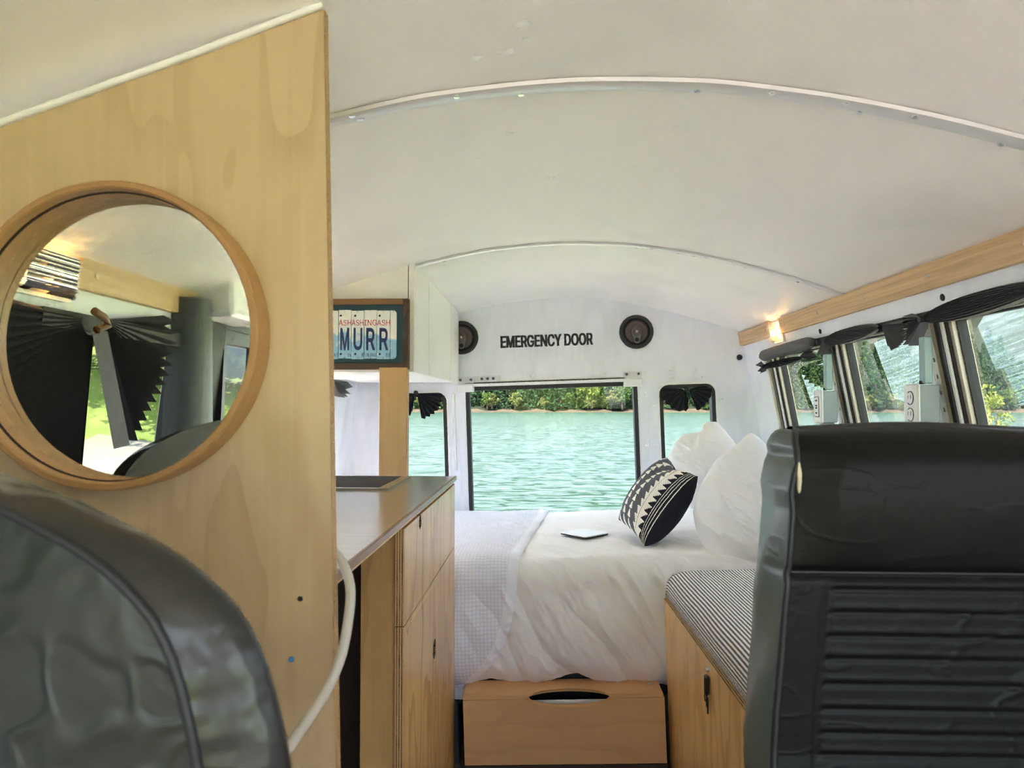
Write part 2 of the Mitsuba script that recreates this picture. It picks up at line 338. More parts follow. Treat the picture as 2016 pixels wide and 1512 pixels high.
# --- side walls with window openings on the sloped plane
WZ0, WZ1 = 1.06, 1.43
RW = [(2.672, 3.26), (2.002, 2.56), (1.332, 1.89), (.662, 1.22), (-.008, .55), (-.85, -.2)]
LW = [(2.672, 3.26), (2.002, 2.56), (1.332, 1.89), (-.10, .45), (-.64, -.31), (-1.08, -.70)]
for side, wins, nm in ((1, RW, 'right'), (-1, LW, 'left')):
    p = sbox(Y0, -.02, Y1, 1.545)
    for i, (a, b) in enumerate(wins):
        lowz = .20 if (side < 0 and i >= 4) else .80 if (side > 0 and i == 5) else WZ0
        p = p.difference(sbox(a, lowz, b, 1.50 if (side < 0 and i >= 4) else 1.47 if (side > 0 and i == 5) else WZ1))
    # split at z=.9 where the wall becomes upright
    low, up = p.intersection(sbox(-9, -1, 9, .9)), p.intersection(sbox(-9, .9, 9, 2))
    add('wall_' + nm, cat(wall_poly(low, side, 0, .05), wall_poly(up, side, 0, .05)), 'mat_wall', label=f'white painted metal side wall of the bus with sliding windows, {nm} side', kind='structure')
# --- rear wall with the emergency door window and two side windows
ZR = np.linspace(-.94, .94, 41)
outline = [(XC - 1.1, -.02), (XC + 1.1, -.02), (XC + half(.9), .9), (XC + .975, 1.545)] + [(x + .055, roof(x + .055) + .004) for x in np.linspace(.95, -.95, 41)] + [(XC - .975, 1.545), (XC - half(.9), .9)]
door_w = rrect(-.394, .476, .60, 1.322, .03)
rw_ = rrect(.592, .868, .62, 1.300, .045); lw_ = rrect(2 * XC - .868 + .006, 2 * XC - .592 + .012, .62, 1.300, .045)
add('wall_back', B(poly_y(Polygon(outline).difference(door_w.union(rw_).union(lw_)), Y1, Y1 + .05)), 'mat_wall', label='white painted rear wall of the bus above and around the emergency door window', kind='structure')
for k, (w, ins) in enumerate(((door_w, .012), (rw_, .012), (lw_, .012))):
    nm = f'window_{k + 1}'
    lab = ('wide emergency door window looking onto the green lake', 'narrow rear window right of the emergency door window', 'narrow rear window left of the emergency door window')[k]
    say(nm, lab, kind='structure')
    add(nm + '__gasket', B(poly_y(w.buffer(.004).difference(w.buffer(-ins - .004)), Y1 - .006, Y1 + .052)), 'mat_rubber')
    pane = poly_y(w.buffer(-.004), Y1 + .03, Y1 + .031); b = w.buffer(-.004).bounds
    add(nm + '__pane', B(TM([[b[0], Y1 + .03, b[1]], [b[2], Y1 + .03, b[1]], [b[2], Y1 + .03, b[3]], [b[0], Y1 + .03, b[3]]], [[0, 1, 2], [0, 2, 3]])), 'mat_tint_glass')
for w in (rw_, lw_):   # raised pressed surround with rivets and silver reveal
    add('wall_back__window_surround', B(poly_y(w.buffer(.062, quad_segs=12).difference(w.buffer(.012)), Y1 - .004, Y1 + .001)), 'mat_wall')
    add('wall_back__reveal', B(poly_y(w.buffer(.013, quad_segs=12).difference(w.buffer(.003)), Y1 - .008, Y1 + .001)), 'mat_white')
    x0, z0, x1, z1 = w.bounds
    for rx, rz in ((x0 - .035, z1 - .1), (x0 + .07, z1 + .035), (x1 - .06, z1 + .038), (x1 + .036, z1 - .08), (x0 - .035, z1 - .3), (x1 + .036, z1 - .3)):
        add('wall_back__rivet', B(cyl([rx, Y1 - .003, rz], [0, -1, 0], .0055, .003, 10)), 'mat_white', 40)
add('wall_back__seam_strip', B(bx(.50, 1.02, Y1 - .004, Y1 + .001, 1.345, 1.351)), 'mat_white')
add('wall_back__seam_strip', B(bx(-.46, .46, Y1 - .005, Y1 + .001, 1.350, 1.356)), 'mat_white')
for rx in (-.05, .32, .42, .52, .65, .78): add('wall_back__rivet', B(cyl([rx, Y1, 1.372], [0, -1, 0], .0055, .003, 10)), 'mat_white', 40)
for rx, rz in ((-.455, .74), (-.455, 1.0), (-.455, 1.26), (.515, 1.26), (.515, 1.0), (.52, .75)): add('wall_back__rivet', B(cyl([rx, Y1, rz], [0, -1, 0], .005, .003, 10)), 'mat_white', 40)
add('wall_back__door_rail', B(bx(-.40, .42, Y1 - .028, Y1, 1.327, 1.342, .003)), 'mat_white')
add('wall_back__rail_shadow_gap', B(bx(-.40, .42, Y1 - .012, Y1, 1.342, 1.348)), 'mat_rubber')
for x0, x1, z0, z1, bolts in ((-.437, -.352, 1.30, 1.378, 2), (-.349, -.215, 1.35, 1.38, 3), (.410, .505, 1.30, 1.378, 2)):
    k = thing('wall_back__bracket')
    k = add('wall_back__bracket', B(poly_y(rrect(x0, x1, (z0 + z1) / 2 if bolts == 2 else z0, z1, .006), Y1 - .012, Y1)), 'mat_bracket', 30)
    if bolts == 2: add(k + '__cover', B(bx(x0, x1, Y1 - .04, Y1 - .001, z0, (z0 + z1) / 2, .004)), 'mat_white')
    for i in range(bolts):
        bxp = x0 + (x1 - x0) * ((.18, .82)[i] if bolts == 2 else (.28, .5, .72)[i])
        add(k + '__bolt', B(cyl([bxp, Y1 - .011, z1 - .014], [0, -1, 0], .007, .005, 10)), 'mat_dark_grey', 40)
tm = text_y('EMERGENCY DOOR', -.208, .262, 1.521, 1.584, Y1 - .0005, .001)
tm = cat(tm, *[TM(tm.vertices + [dx, 0, 0], tm.faces) for dx in (-.0022, .0022, .0011)])
add('wall_back__lettering', B(tm), 'mat_ink', label='black EMERGENCY DOOR lettering')
# pressed rib by the left rear window
add('wall_back__channel', B(bx(-.468, -.452, Y1 - .014, Y1, .9, 1.30, .004)), 'mat_white')
add('wall_back__hook', B(cyl([1.0, Y1, 1.43], [0, -1, 0], .014, .012, 14)), 'mat_black', 40)
# --- front wall with windscreen (behind the camera)
fo = Polygon(outline)
ws = [rrect(-.92, .02, .68, 1.56, .08), rrect(.06, 1.0, .68, 1.56, .08)]
add('wall_front', B(poly_y(fo.difference(unary_union(ws)), Y0 - .05, Y0)), 'mat_dark_grey', label='front wall of the bus around the windscreen', kind='structure')
for w in ws:
    nm = thing('window_4' if w is ws[0] else 'window_5', 'windscreen pane of the bus', kind='structure'); b = w.bounds
    add(nm + '__pane', B(TM([[b[0], Y0 - .03, b[1]], [b[2], Y0 - .03, b[1]], [b[2], Y0 - .03, b[3]], [b[0], Y0 - .03, b[3]]], [[0, 1, 2], [0, 2, 3]])), 'mat_glass')
# --- side windows
def wall_quad(a, b, z0, z1, side, off):
    P = [[XC + side * (half(z) + off), y, z] for y, z in ((a, z0), (b, z0), (b, z1), (a, z1))]
    return B(TM(P, [[0, 1, 2], [0, 2, 3]]))
wn = 6
RL = ('rear side window on the right wall, half hidden behind the white pillows', 'side window on the right wall between the two outlet boxes', 'side window on the right wall behind the leather seat, with the yellow green bush outside')
for side, wins in ((1, RW), (-1, LW)):
    for i, (a, b) in enumerate(wins):
        nm = f'window_{wn}'; wn += 1
        door = side < 0 and i >= 4
        z0, z1 = (.20, 1.50) if door else (.80, 1.47) if side > 0 and i == 5 else (WZ0, WZ1)
        say(nm, RL[i] if side > 0 and i < 3 else ('black framed glass of the folding entrance door, seen in the mirror' if door else ('black curtained side window by the front seat, seen in the mirror' if side < 0 and i == 3 else 'side window of the bus')), kind='structure')
        fr = sbox(a, z0, b, z1); gw = .02 if door else .006
        add(nm + '__gasket', wall_poly(fr.buffer(.002).difference(sbox(a + gw, z0 + gw, b - gw, z1 - gw)), side, -.002, .05), 'mat_rubber')
        add(nm + '__frame', wall_poly(sbox(a + gw, z0 + gw, b - gw, z1 - gw).difference(sbox(a + (.05 if door else .02), z0 + .024, b - (.03 if door else .02), z1 - (.06 if door else .026))), side, .004, .045), 'mat_rubber' if door else 'mat_rail')
        if not door: add(nm + '__seal', wall_poly(sbox(a + .02, z0 + .024, b - .02, z1 - .026).difference(sbox(a + .025, z0 + .029, b - .025, z1 - .031)), side, .015, .04), 'mat_rubber')
        add(nm + '__pane', wall_quad(a + .02, b - .02, z0 + .015, z1 - .015, side, .028), 'mat_film_glass' if side > 0 and i < 5 else 'mat_dark_tint_glass' if i in (3, 4) else 'mat_glass')
# posts between the right windows: black gap, pale strip, notched latch rail
for y0 in (3.37, 2.67, 2.00, 1.33):
    k = thing('wall_right__post'); z0, z1 = WZ0 - .01, WZ1
    add(k + '__backing', wall_poly(sbox(y0 - .11, z0, y0, z1), 1, -.004, .002), 'mat_rubber')
    add(k + '__pale_strip', wall_poly(sbox(y0 - .034, z0, y0 - .013, z1), 1, -.014, -.003), 'mat_plastic')
    rail = sbox(y0 - .062, z0, y0 - .036, z1)
    for j in range(8): rail = rail.difference(sbox(y0 - .053, z0 + .03 + j * .044, y0 - .045, z0 + .041 + j * .044))
    add(k + '__latch_rail', wall_poly(rail, 1, -.014, -.004), 'mat_rail')
    add(k + '__latch', wall_poly(rrect(y0 - .062, y0 - .038, z0 + .024, z0 + .034, .003), 1, -.024, -.014), 'mat_plastic')
    add(k + '__channel', wall_poly(sbox(y0 - .096, z0, y0 - .086, z1), 1, -.008, -.003), 'mat_dark_grey')
    add(k + '__frame_edge', wall_poly(sbox(y0 - .110, z0, y0 - .101, z1), 1, -.010, -.003), 'mat_plastic')
add('wall_right__sill', wall_poly(sbox(0, WZ0 - .018, 3.34, WZ0 + .004), 1, -.016, .02), 'mat_white')
# header holes on the right wall
for u, v in ((1615, 652), (1856, 585)):
    p = on_wall(u, v); add('wall_right__hole_plug', B(cyl(p + [.004, 0, 0], [-1, 0, -.15], .0095, .007, 14)), 'mat_black', 40)
# --- oak boards under the roof edge
def board(a, b, side, zt=1.552, zb=1.487, name='trim_3', lab=''):
    add(name, wall_poly(sbox(a, zb, b, zt), side, -.018, 0), 'mat_oak', label=lab, kind='structure')
    n = max(2, int(abs(b - a) / .33))
    for y in np.linspace(a + .05, b - .05, n):
        z = 1.52
        add(name + '__screw', B(cyl([XC + side * (half(z) - .0175), y, z], [-side, 0, -.15], .0055, .003, 10)), 'mat_rail', 40)
board(Y0 + .2, 3.06, 1, name='trim_3', lab='long oak board under the ceiling edge above the right windows')
board(3.20, 3.69, 1, name='trim_4', lab='short oak board under the ceiling edge by the rear wall')
LM = .898
pb0, pb1 = on_wall(145, 520, -1, 0, LM), on_wall(378, 570, -1, 0, LM)
board(pb1[1], pb0[1], -1, name='trim_5', lab='short oak board above the front left window, seen in the mirror')

# ================================================================== MARKER LAMPS
def lamp(yc, L, side, name, lab):
    k = thing(name, lab, 'lamp', 'lit dome lamps over the windows')
    z0, z1 = 1.455, 1.545
    add(k + '__base', wall_poly(rrect(yc - L / 2, yc + L / 2, z0, z1, .008), side, -.010, -.002), 'mat_plastic', 30)
    zz = np.linspace(z0 + .004, z1 - .004, 45); yy = np.linspace(yc - L / 2 + .004, yc + L / 2 - .004, 9)
    Yg, Zg = np.meshgrid(yy, zz, indexing='ij')
    fall = np.minimum(1, np.minimum((Zg - z0) / .012, (z1 - Zg) / .012)) * np.minimum(1, np.minimum((Yg - yc + L / 2) / .012, (yc + L / 2 - Yg) / .012))
    dep = .012 + .026 * np.sqrt(np.clip(fall, 0, 1)); rib = .0012 * np.cos((Zg - z0) / .004 * np.pi)
    outer = np.stack([XC + side * (half(Zg) - dep - rib), Yg, Zg], -1); inner = np.stack([XC + side * (half(Zg) - dep + .0035), Yg, Zg], -1)
    mo, mi_ = grid(outer), grid(inner)
    n, m = Yg.shape; bd = np.r_[np.arange(m), np.arange(1, n) * m + m - 1, (n - 1) * m + np.arange(m - 2, -1, -1), np.arange(n - 2, 0, -1) * m]
    nv = n * m; nxt = np.roll(bd, -1)
    rimf = np.vstack([np.stack([bd, nxt, nxt + nv], 1), np.stack([bd, nxt + nv, bd + nv], 1)])
    lens = TM(np.vstack([mo.vertices, mi_.vertices]), np.vstack([mo.faces, mi_.faces[:, ::-1], rimf]))
    lens.fix_normals()
    add(k + '__lens', B(lens), 'mat_lens', label='clear ribbed lens')
    c = frombus(np.array([XC + side * (half(1.5) - .022), yc + (.0 if side > 0 else -.02), 1.497]))
    b = trimesh.creation.icosphere(2, .0085); b.apply_scale([1, 2.4, 1]); b.apply_translation(c)
    key = add(k + '__bulb', b, 'mat_plastic', True, label='glowing amber bulb')
    scene[key]['emitter'] = {'type': 'area', 'radiance': rgb((1.1, .52, .12))}
lamp(3.13, .115, 1, 'marker_lamp', 'small amber lit dome lamp between the oak boards over the right windows')
lmp = on_wall(60, 520, -1, 0, LM)
lamp((pb0[1] + .004 + .10), .19, -1, 'marker_lamp', 'amber lit dome lamp left of the oak board in the mirror')

# ================================================================== PARTITION AND MIRROR
PY = .90
top = [at(u, v, y=PY) for u, v in ((637, 18), (520, 62), (400, 108), (200, 180), (0, 251))]
pl = np.array([[p[0], p[2]] for p in top]); ext = [pl[-1] + (pl[-1] - pl[-2]) * .8]
br = at(661, 1512, y=PY); e = (br[[0, 2]] - pl[0]); br2 = pl[0] + e * 1.62
poly = [tuple(p) for p in pl] + [tuple(ext[0]), (-.90, 1.515), (-.955, 1.46), (-1.0, 1.10), (-1.01, .02), tuple(br2)]
k = thing('partition_panel', 'tall pale maple plywood partition with the round mirror on it', 'panel')
add(k + '__board', poly_y(poly, PY, PY + .018), 'mat_maple')
# plywood edge on its free side
def edge_strip(P0, P1, w_dir, w, off, n=40):
    P0, P1, w_dir, off = map(np.asarray, (P0, P1, w_dir, off)); t = np.linspace(0, 1, n)[:, None]
    A = P0 + (P1 - P0) * t + off; Bq = A + w_dir * w
    v = np.vstack([A, Bq]); i = np.arange(n - 1); f = np.vstack([np.stack([i, i + 1, i + n + 1], 1), np.stack([i, i + n + 1, i + n], 1)])
    L = np.linalg.norm(P1 - P0); uv = np.vstack([np.stack([np.zeros(n), t[:, 0] * L], 1), np.stack([np.ones(n), t[:, 0] * L], 1)])
    return TM(v, f), uv
m, uv = edge_strip([pl[0][0], PY, pl[0][1]], [br2[0], PY, br2[1]], [0, 1, 0], .018, [.0006, 0, 0])
add(k + '__edge_band', m, 'mat_ply_edge', uv=uv)
cl = np.array([[p[0], p[1] + .004] for p in np.vstack([pl, ext])])
P = np.array([[x, PY - .004, z] for x, z in cl]); add(k + '__caulk_bead', tube(resample(P, 24), .0045, 8), 'mat_white', True)
h = at(591, 1179, y=PY); add(k + '__screw_hole', cyl(h + [0, .004, 0], [0, -1, 0], .0037, .0046, 14), 'mat_black', 40, 'black screw hole')
h = at(574, 1298, y=PY); add(k + '__wall_anchor', cyl(h + [0, .004, 0], [0, -1, 0], .0036, .006, 14), 'mat_anchor', 40, 'blue plastic anchor')
MY = .8585
c = at(204, 658.5, y=MY); Rm = 316.5 / FPX * MY
k = thing('round_mirror', 'round wall mirror in a deep bent wood frame on the partition', 'mirror')
ri = Rm * 300 / 316.5
add(k + '__frame', lathe([(Rm, LM + .001 - MY), (Rm, .003), (Rm - .002, 0.0005), (ri + .002, 0.0005), (ri, .003), (ri, .016)], c, [0, 1, 0], 128), 'mat_bent_wood', 30)
add(k + '__inner_hoop', lathe([(ri - .0016, .0195), (ri - .0016, LM - MY + .001)], c, [0, 1, 0], 128), 'mat_bent_wood', 30)
add(k + '__groove', lathe([(ri, .016), (ri + .001, .0165), (ri + .001, .0192), (ri - .0016, .0195)], c, [0, 1, 0], 128), 'mat_groove')
add(k + '__glass', lathe([(0, LM - MY), (ri + .002, LM - MY)], c, [0, 1, 0], 96), 'mat_mirror')

# ================================================================== OVERHEAD CABINET, PLATE ART, POST
k = thing('overhead_cabinet', 'white overhead cabinet hung along the left ceiling edge', 'cabinet')
OX = -.434
def cp(u, v, y): q = at(u, v, y=y); return (q[0], q[2])
face = [cp(803, 733, 2.4), cp(803, 511, 2.4), cp(760, 517, 2.4), cp(720, 528, 2.4), cp(690, 537, 2.4), cp(655, 550, 2.4), (-.90, 1.50), (-.93, 1.335)]
add(k + '__side_panel', poly_y(face, 2.4, 2.418), 'mat_cabinet_white')
fz0, fz1 = 1.332, 1.704
add(k + '__stile', bx(-.452, OX + .001, 2.396, 2.43, fz0, fz1, .001), 'mat_cabinet_white')
gy = [2.405, 2.70, 3.33, 3.655]
def oz(y): return 1.696 - .002 * (y - 2.4)
for a, b in zip(gy[:-1], gy[1:]):
    add(k + '__door', poly_x([(a + .004, fz0), (b - .004, fz0), (b - .004, oz(b)), (a + .004, oz(a))], OX - .016, OX + .002), 'mat_cabinet_white')
add(k + '__carcass', bx(OX - .03, OX - .018, 2.42, 3.65, fz0 + .022, 1.66), 'mat_dark_grey')
add(k + '__bottom', bx(-.93, OX - .003, 2.42, 3.66, fz0 + .004, fz0 + .02), 'mat_white')
for u, v in ((762, 522), (786, 518)): 
    q = at(u, v, y=2.4); add(k + '__cap', cyl(q, [0, -1, 0], .0068, .0015, 20), 'mat_cabinet_white', 40)
# licence plate art
k = thing('license_plate_art', 'framed art of cut licence plate strips spelling MURR on a teal board', 'wall art')
ay = 2.375
def q2(u, v, y=ay): q = at(u, v, y=y); return q[0], q[2]
fx1, fzt = q2(805, 588); _, fzb = q2(805, 727); fx0 = fx1 - .62
w = .019
add(k + '__backboard', bx(fx0 + .01, fx1 - .01, ay + .006, 2.399, fzb + .01, fzt - .01), 'mat_teal')
add(k + '__frame_rail', bx(fx0, fx1 - w, ay - .006, 2.399, fzt - w, fzt, .001), 'mat_rust_wood')
add(k + '__frame_rail', bx(fx0, fx1 - w, ay - .006, 2.399, fzb, fzb + w * 1.1, .001), 'mat_dark_wood')
add(k + '__frame_rail', bx(fx1 - w, fx1, ay - .006, 2.399, fzb, fzt, .001), 'mat_dark_wood')
add(k + '__frame_rail', bx(fx0, fx0 + w, ay - .006, 2.399, fzb + w, fzt - w, .001), 'mat_dark_wood')
seams = [600, 620, 643, 666, 691.5, 716.5, 741.5, 768, 781]
reds = ['', '', '', 'ASH', 'ASH', 'ING', 'ASH', '']; big = ['', '', '', 'M', 'U', 'R', 'R', '']
low = ['', '', 'AT', 'EV', 'E', 'VERG', 'EV', '']
for i, (a, b) in enumerate(zip(seams[:-1], seams[1:])):
    dz = (.0, .001, -.001, .0012, -.0012, .0008, -.0008, .0)[i]
    x0, z0 = q2(a, 706.5, ay + .001); x1, z1 = q2(b, 611, ay + .001); z0 += dz; z1 += dz
    pg = sbox(x0 + .0004, z0, x1 - .0004, z1)
    if i == 7: pg = pg.intersection(rrect(x0 - .2, x1 - .0004, z0, z1, .012))
    m = poly_y(pg, ay + .001 + (i % 2) * .001, ay + .006)
    uv = np.stack([(m.vertices[:, 0] - fx0) / .3, (m.vertices[:, 2] - z0) / (z1 - z0)], 1)
    s = add(k + '__plate_strip', m, 'mat_plate', uv=uv); yf = ay + .001 + (i % 2) * .001
    if reds[i]:
        xa, za = q2(a + 1, 641, yf); xb, zb = q2(b - (0 if i != 4 else 1), 629.5, yf)
        add(s + '__red_lettering', text_y(reds[i], xa, xb, za, zb, yf, .0006, False), 'mat_plate_red')
        xa, za = q2(a + (4, 4.5, 4.5, 5.5)[i - 3], 689.5, yf); xb, zb = q2(b - (4, 3, 3.5, 4)[i - 3], 645.5, yf)
        add(s + '__large_letter', text_y(big[i], xa, xb, za, zb, yf, .0014, True), 'mat_plate_navy')
    if low[i]:
        xa, za = q2({2: 657, 3: 685, 4: 712, 5: 717, 6: 760}[i], 702, yf); xb, zb = q2({2: 666, 3: 692, 4: 716.5, 5: 741, 6: 768}[i], 695.5, yf)
        add(s + '__small_lettering', text_y(low[i], xa, xb, za, zb, yf, .0006, False), 'mat_plate_purple')
    for vv in (621.5, 697):
        if i in (3, 4, 6):
            hx, hz = q2(a + (5, 8, 6)[(3, 4, 6).index(i)], vv, yf); add(s + '__bolt_hole', cyl([hx, yf, hz], [0, -1, 0], .0036, .0008, 12), 'mat_ink', 40)
    for vv in (613.5, 704.5):
        hx, hz = q2((a + b) / 2, vv, yf); add(s + '__rivet', cyl([hx, yf, hz], [0, -1, 0], .0028, .002, 10), 'mat_chrome', 40)
# post
p0, p1 = at(746, 830, y=2.36), at(801, 830, y=2.36)
add('support_post', bx(p0[0], p1[0], 2.36, 2.398, .985, 1.345, .002), 'mat_post_maple', label='short maple post between the steel counter and the overhead cabinet', category='post')

# ================================================================== COUNTER
CX, CZ = -.296, .982
k = thing('steel_counter', 'brushed stainless steel counter along the left wall with a sunken sink', 'counter')
sx1 = -.436; sy0, sy1 = 2.012, 2.365; sx0 = -.86
topp = sbox(-1.0, .93, CX, 2.42).difference(sbox(sx0, sy0 + .01, sx1 - .025, sy1 - .01))
add(k + '__worktop', poly_z(topp, CZ - .006, CZ), 'mat_steel')
add(k + '__edge_trim', bx(CX - .004, CX + .004, .93, 2.425, CZ - .014, CZ + .001, .002), 'mat_copper_edge')
add(k + '__underlay', poly_z(sbox(-1.0, .93, CX - .004, 2.415).difference(sbox(sx0, sy0 + .009, sx1 - .026, sy1 - .008)), CZ - .022, CZ - .007), 'mat_golden')
s = add(k + '__sink', cat(poly_z(sbox(sx0 - .03, sy0 - .002, sx1, sy1 + .002).difference(sbox(sx0, sy0 + .012, sx1 - .027, sy1 - .01)), CZ - .001, CZ + .006)), 'mat_steel')
bowl = cat(bx(sx0, sx0 + .002, sy0 + .01, sy1 - .008, CZ - .15, CZ + .004), bx(sx1 - .029, sx1 - .027, sy0 + .01, sy1 - .008, CZ - .15, CZ + .004), bx(sx0, sx1 - .027, sy0 + .009, sy0 + .012, CZ - .15, CZ + .004),
           bx(sx0, sx1 - .027, sy1 - .011, sy1 - .008, CZ - .15, CZ + .004), bx(sx0, sx1 - .027, sy0 + .01, sy1 - .01, CZ - .152, CZ - .148))
add(s + '__bowl', bowl, 'mat_steel_dark')
k = thing('base_cabinet', 'golden plywood kitchen cabinet with finger holes under the steel counter', 'cabinet')
cy0, cys, cys2, cy1 = 1.53, 1.945, 2.04, 2.40; zs = .751; ft = .019
def front(a, b, z0, z1, hole=None, hr=.0175):
    g = sbox(a + .0015, z0 + .0015, b - .0015, z1 - .0015)
    if hole: g = g.difference(Point(hole).buffer(hr, quad_segs=10))
    return poly_x(g, CX - ft, CX)
d1 = add(k + '__drawer', front(cy0, cys, zs, CZ - .024, (1.73, .94)), 'mat_golden')
d2 = add(k + '__drawer', front(cys, cy1, zs, CZ - .024), 'mat_golden')
d3 = add(k + '__door', front(cy0, cys2, .03, zs, (1.965, .56), .026), 'mat_golden')
d4 = add(k + '__door', front(cys2, cy1, .03, zs), 'mat_golden')
for d, (a, z0, z1) in ((d1, (cy0, zs, CZ - .024)), (d3, (cy0, .03, zs))):
    m, uv = edge_strip([CX - ft, a + .0015, z0 + .0015], [CX - ft, a + .0015, z1 - .0015], [1, 0, 0], ft, [0, -.0006, 0]); add(d + '__edge_band', m, 'mat_ply_edge', uv=uv)
for d, cy_, cz_, r in ((d1, 1.73, .94, .0175), (d3, 1.965, .56, .026)):
    add(d + '__finger_hole', lathe([(r, 0), (r, .016), (0, .016)], [CX - .001, cy_, cz_], [-1, 0, 0], 32), 'mat_dark_brown')
add(d3 + '__finger_ledge', poly_y([(CX - .014, zs + .001), (CX + .001, zs - .012), (CX - .014, zs - .012)], cy0 + .01, cys), 'mat_drawer_maple')
add(k + '__side_panel', bx(-.392, CX - ft - .001, 1.545, 1.565, .0, CZ - .024), 'mat_golden')
add(k + '__end_panel', bx(-1.0, CX - .001, 2.398, 2.412, .0, CZ - .024), 'mat_golden')
add(k + '__recess_panel', bx(-1.0, -.39, 1.70, 1.72, .0, CZ - .03), 'mat_dark_brown')
add(k + '__rail', bx(-1.0, -.392, 1.5, 1.54, .88, .955, .002), 'mat_dark_grey')
add(k + '__toe_kick', bx(-.38, CX - .03, 1.57, 2.39, .0, .03), 'mat_dark_brown')
# cable
k = 'supply_hose'
pts = [at(u, v, y=y) for u, v, y in ((650, 1080, .955), (664, 1093, .945), (680, 1120, .93), (690, 1165, .905), (685, 1225, .88), (672, 1290, .86), (645, 1355, .84), (600, 1425, .80), (540, 1508, .74), (470, 1580, .70), (380, 1660, .68))]
add(k, tube(smooth_path(pts, 60), .0062, 14), 'mat_cable', True, 'pale grey flexible hose bending around the free edge of the plywood partition', 'hose')

# ================================================================== BED
BX0, BX1, BYB, BYF, BZ, BZB = -.96, 1.08, 3.64, 2.44, .695, .285
def bed_surface(x, s, off=0.0):
    """s in metres from the back edge over the top, round the front and down"""
    Rr = .10; Lt = (BYB - BYF) - Rr; La = Rr * math.pi / 2; Ld = BZ - Rr - BZB
    x, s = np.broadcast_arrays(np.asarray(x, float), np.asarray(s, float))
    th = np.clip((s - Lt) / Rr, 0, math.pi / 2)
    y = np.where(s < Lt, BYB - s, BYF + Rr - Rr * np.sin(th)); z = np.where(s < Lt, BZ, BZ - Rr + Rr * np.cos(th))
    z = np.where(s > Lt + La, BZ - Rr - (s - Lt - La), z)
    ny = -np.sin(th); nz = np.cos(th)
    P = np.stack([x, y, z], -1); front = np.clip((s - Lt) / La, 0, 1)
    # diagonal drape folds on the front, soft waves on the top
    wv = smooth_noise(np.stack([x, s, 0 * x], -1), 2.2, 5, 2)
    dgn = (x * 0.80 - (s - Lt) * 0.55 + .10 * wv)
    fold = np.abs(np.sin(dgn * 22 + 7.5 * smooth_noise(np.stack([x * 1.5, s * 1.2, x * 0], -1), 1.5, 9, 2)))
    amp = front * np.clip(1 - np.clip((x - .12) / .5, 0, 1) * .75, 0, 1) * np.clip((s - Lt) / .2, 0, 1)
    creep = np.abs(smooth_noise(np.stack([x * 5 - s * 2.4, s * 1.2 + x * .6, x * 0], -1), 2.4, 21, 3))
    fine = np.abs(smooth_noise(np.stack([x * 10 - s * 5, s * 3.4 + x * 2.0, x * 0], -1), 2.2, 33, 3))
    msk = np.clip(2.4 * (smooth_noise(np.stack([x, s, x * 0 + 3], -1), 2.6, 41, 2) + .28), 0, 1.2)
    d = -.021 * (1 - fold) ** 2.0 * amp * msk - .046 * creep * (0.35 + .65 * front) - .024 * fine * (.4 + .6 * front) + .018 * smooth_noise(np.stack([x, s, x * 0], -1), 3.0, 2, 2)
    d = d + .030 * front * np.sin(np.clip((s - Lt - La) / Ld, 0, 1) * math.pi * .9)
    d = d + off
    back = np.clip(s / .06, 0, 1); zdrop = -.05 * (1 - np.sqrt(1 - (1 - back) ** 2))
    P[..., 1] += ny * d; P[..., 2] += nz * d + zdrop
    lowfr = np.clip((s - Lt - La - Ld * .75) / (Ld * .25), 0, 1)
    P[..., 2] += lowfr * (.016 * np.sin(x * 9 + .6) + .012 * np.sin(x * 23)) - lowfr * .02 * np.clip((x + .1) / .3, -1, 1)
    P[..., 1] += lowfr ** 2 * .05
    return P
Ltot = (BYB - BYF - .10) + .10 * math.pi / 2 + (BZ - .10 - BZB)
k = thing('bed', 'bed across the rear of the bus under a rumpled white duvet', 'bed')
X, Sg = np.meshgrid(np.linspace(BX0, BX1, 420), np.linspace(0, Ltot, 330), indexing='ij')
add(k + '__duvet', B(grid(bed_surface(X, Sg))), 'mat_linen', True)
add(k + '__mattress', B(bx(BX0 + .03, BX1 - .03, BYF + .09, BYB - .02, .33, .62, .02)), 'mat_black')
add(k + '__platform', B(bx(BX0, BX1, BYF + .07, BYB, .20, .31)), 'mat_black')
for x in (-.36, .41): add(k + '__leg', B(bx(x - .03, x + .03, BYF + .06, BYF + .11, .0, .22, .003)), 'mat_dark_grey')
# blanket
edge_px = [(1062, 1008, None), (1046, 1035, None), (1030, 1062, None), (1012, 1095, None)]
ss = np.array([0, .25, .55, .85, 1.0, 1.10, 1.26, 1.40, Ltot + .02]); xe = np.array([.01, -.015, -.045, -.075, -.092, -.10, -.115, -.150, -.300])
def blanket_x(s): return PchipInterpolator(ss, xe)(np.clip(s, 0, Ltot + .02))
kb = thing('waffle_blanket', 'bluish white waffle weave blanket over the foot of the bed', 'blanket')
nb, ns = 160, 260
tt, Sg = np.meshgrid(np.linspace(0, 1, nb), np.linspace(0.004, Ltot + .05, ns), indexing='ij')
def blanket_pts(x, s):
    P = bed_surface(x, np.minimum(s, Ltot), .012 + .006 * np.sin(s * 21 + x * 14) * .4)
    ex = np.clip(s - Ltot, 0, 1); P[..., 2] -= ex; P[..., 1] -= .02 * ex
    return P
Xe = blanket_x(Sg) - .034; Xb = BX0 + .01 + (Xe - BX0 - .01) * tt
P = blanket_pts(Xb, Sg)
uvb = np.stack([Xb, Sg], -1).reshape(-1, 2)
add(kb + '__weave', B(grid(P)), 'mat_waffle', True, uv=uvb)
hh, Sh = np.meshgrid(np.linspace(0, 1, 8), np.linspace(0.004, Ltot + .05, 420), indexing='ij')
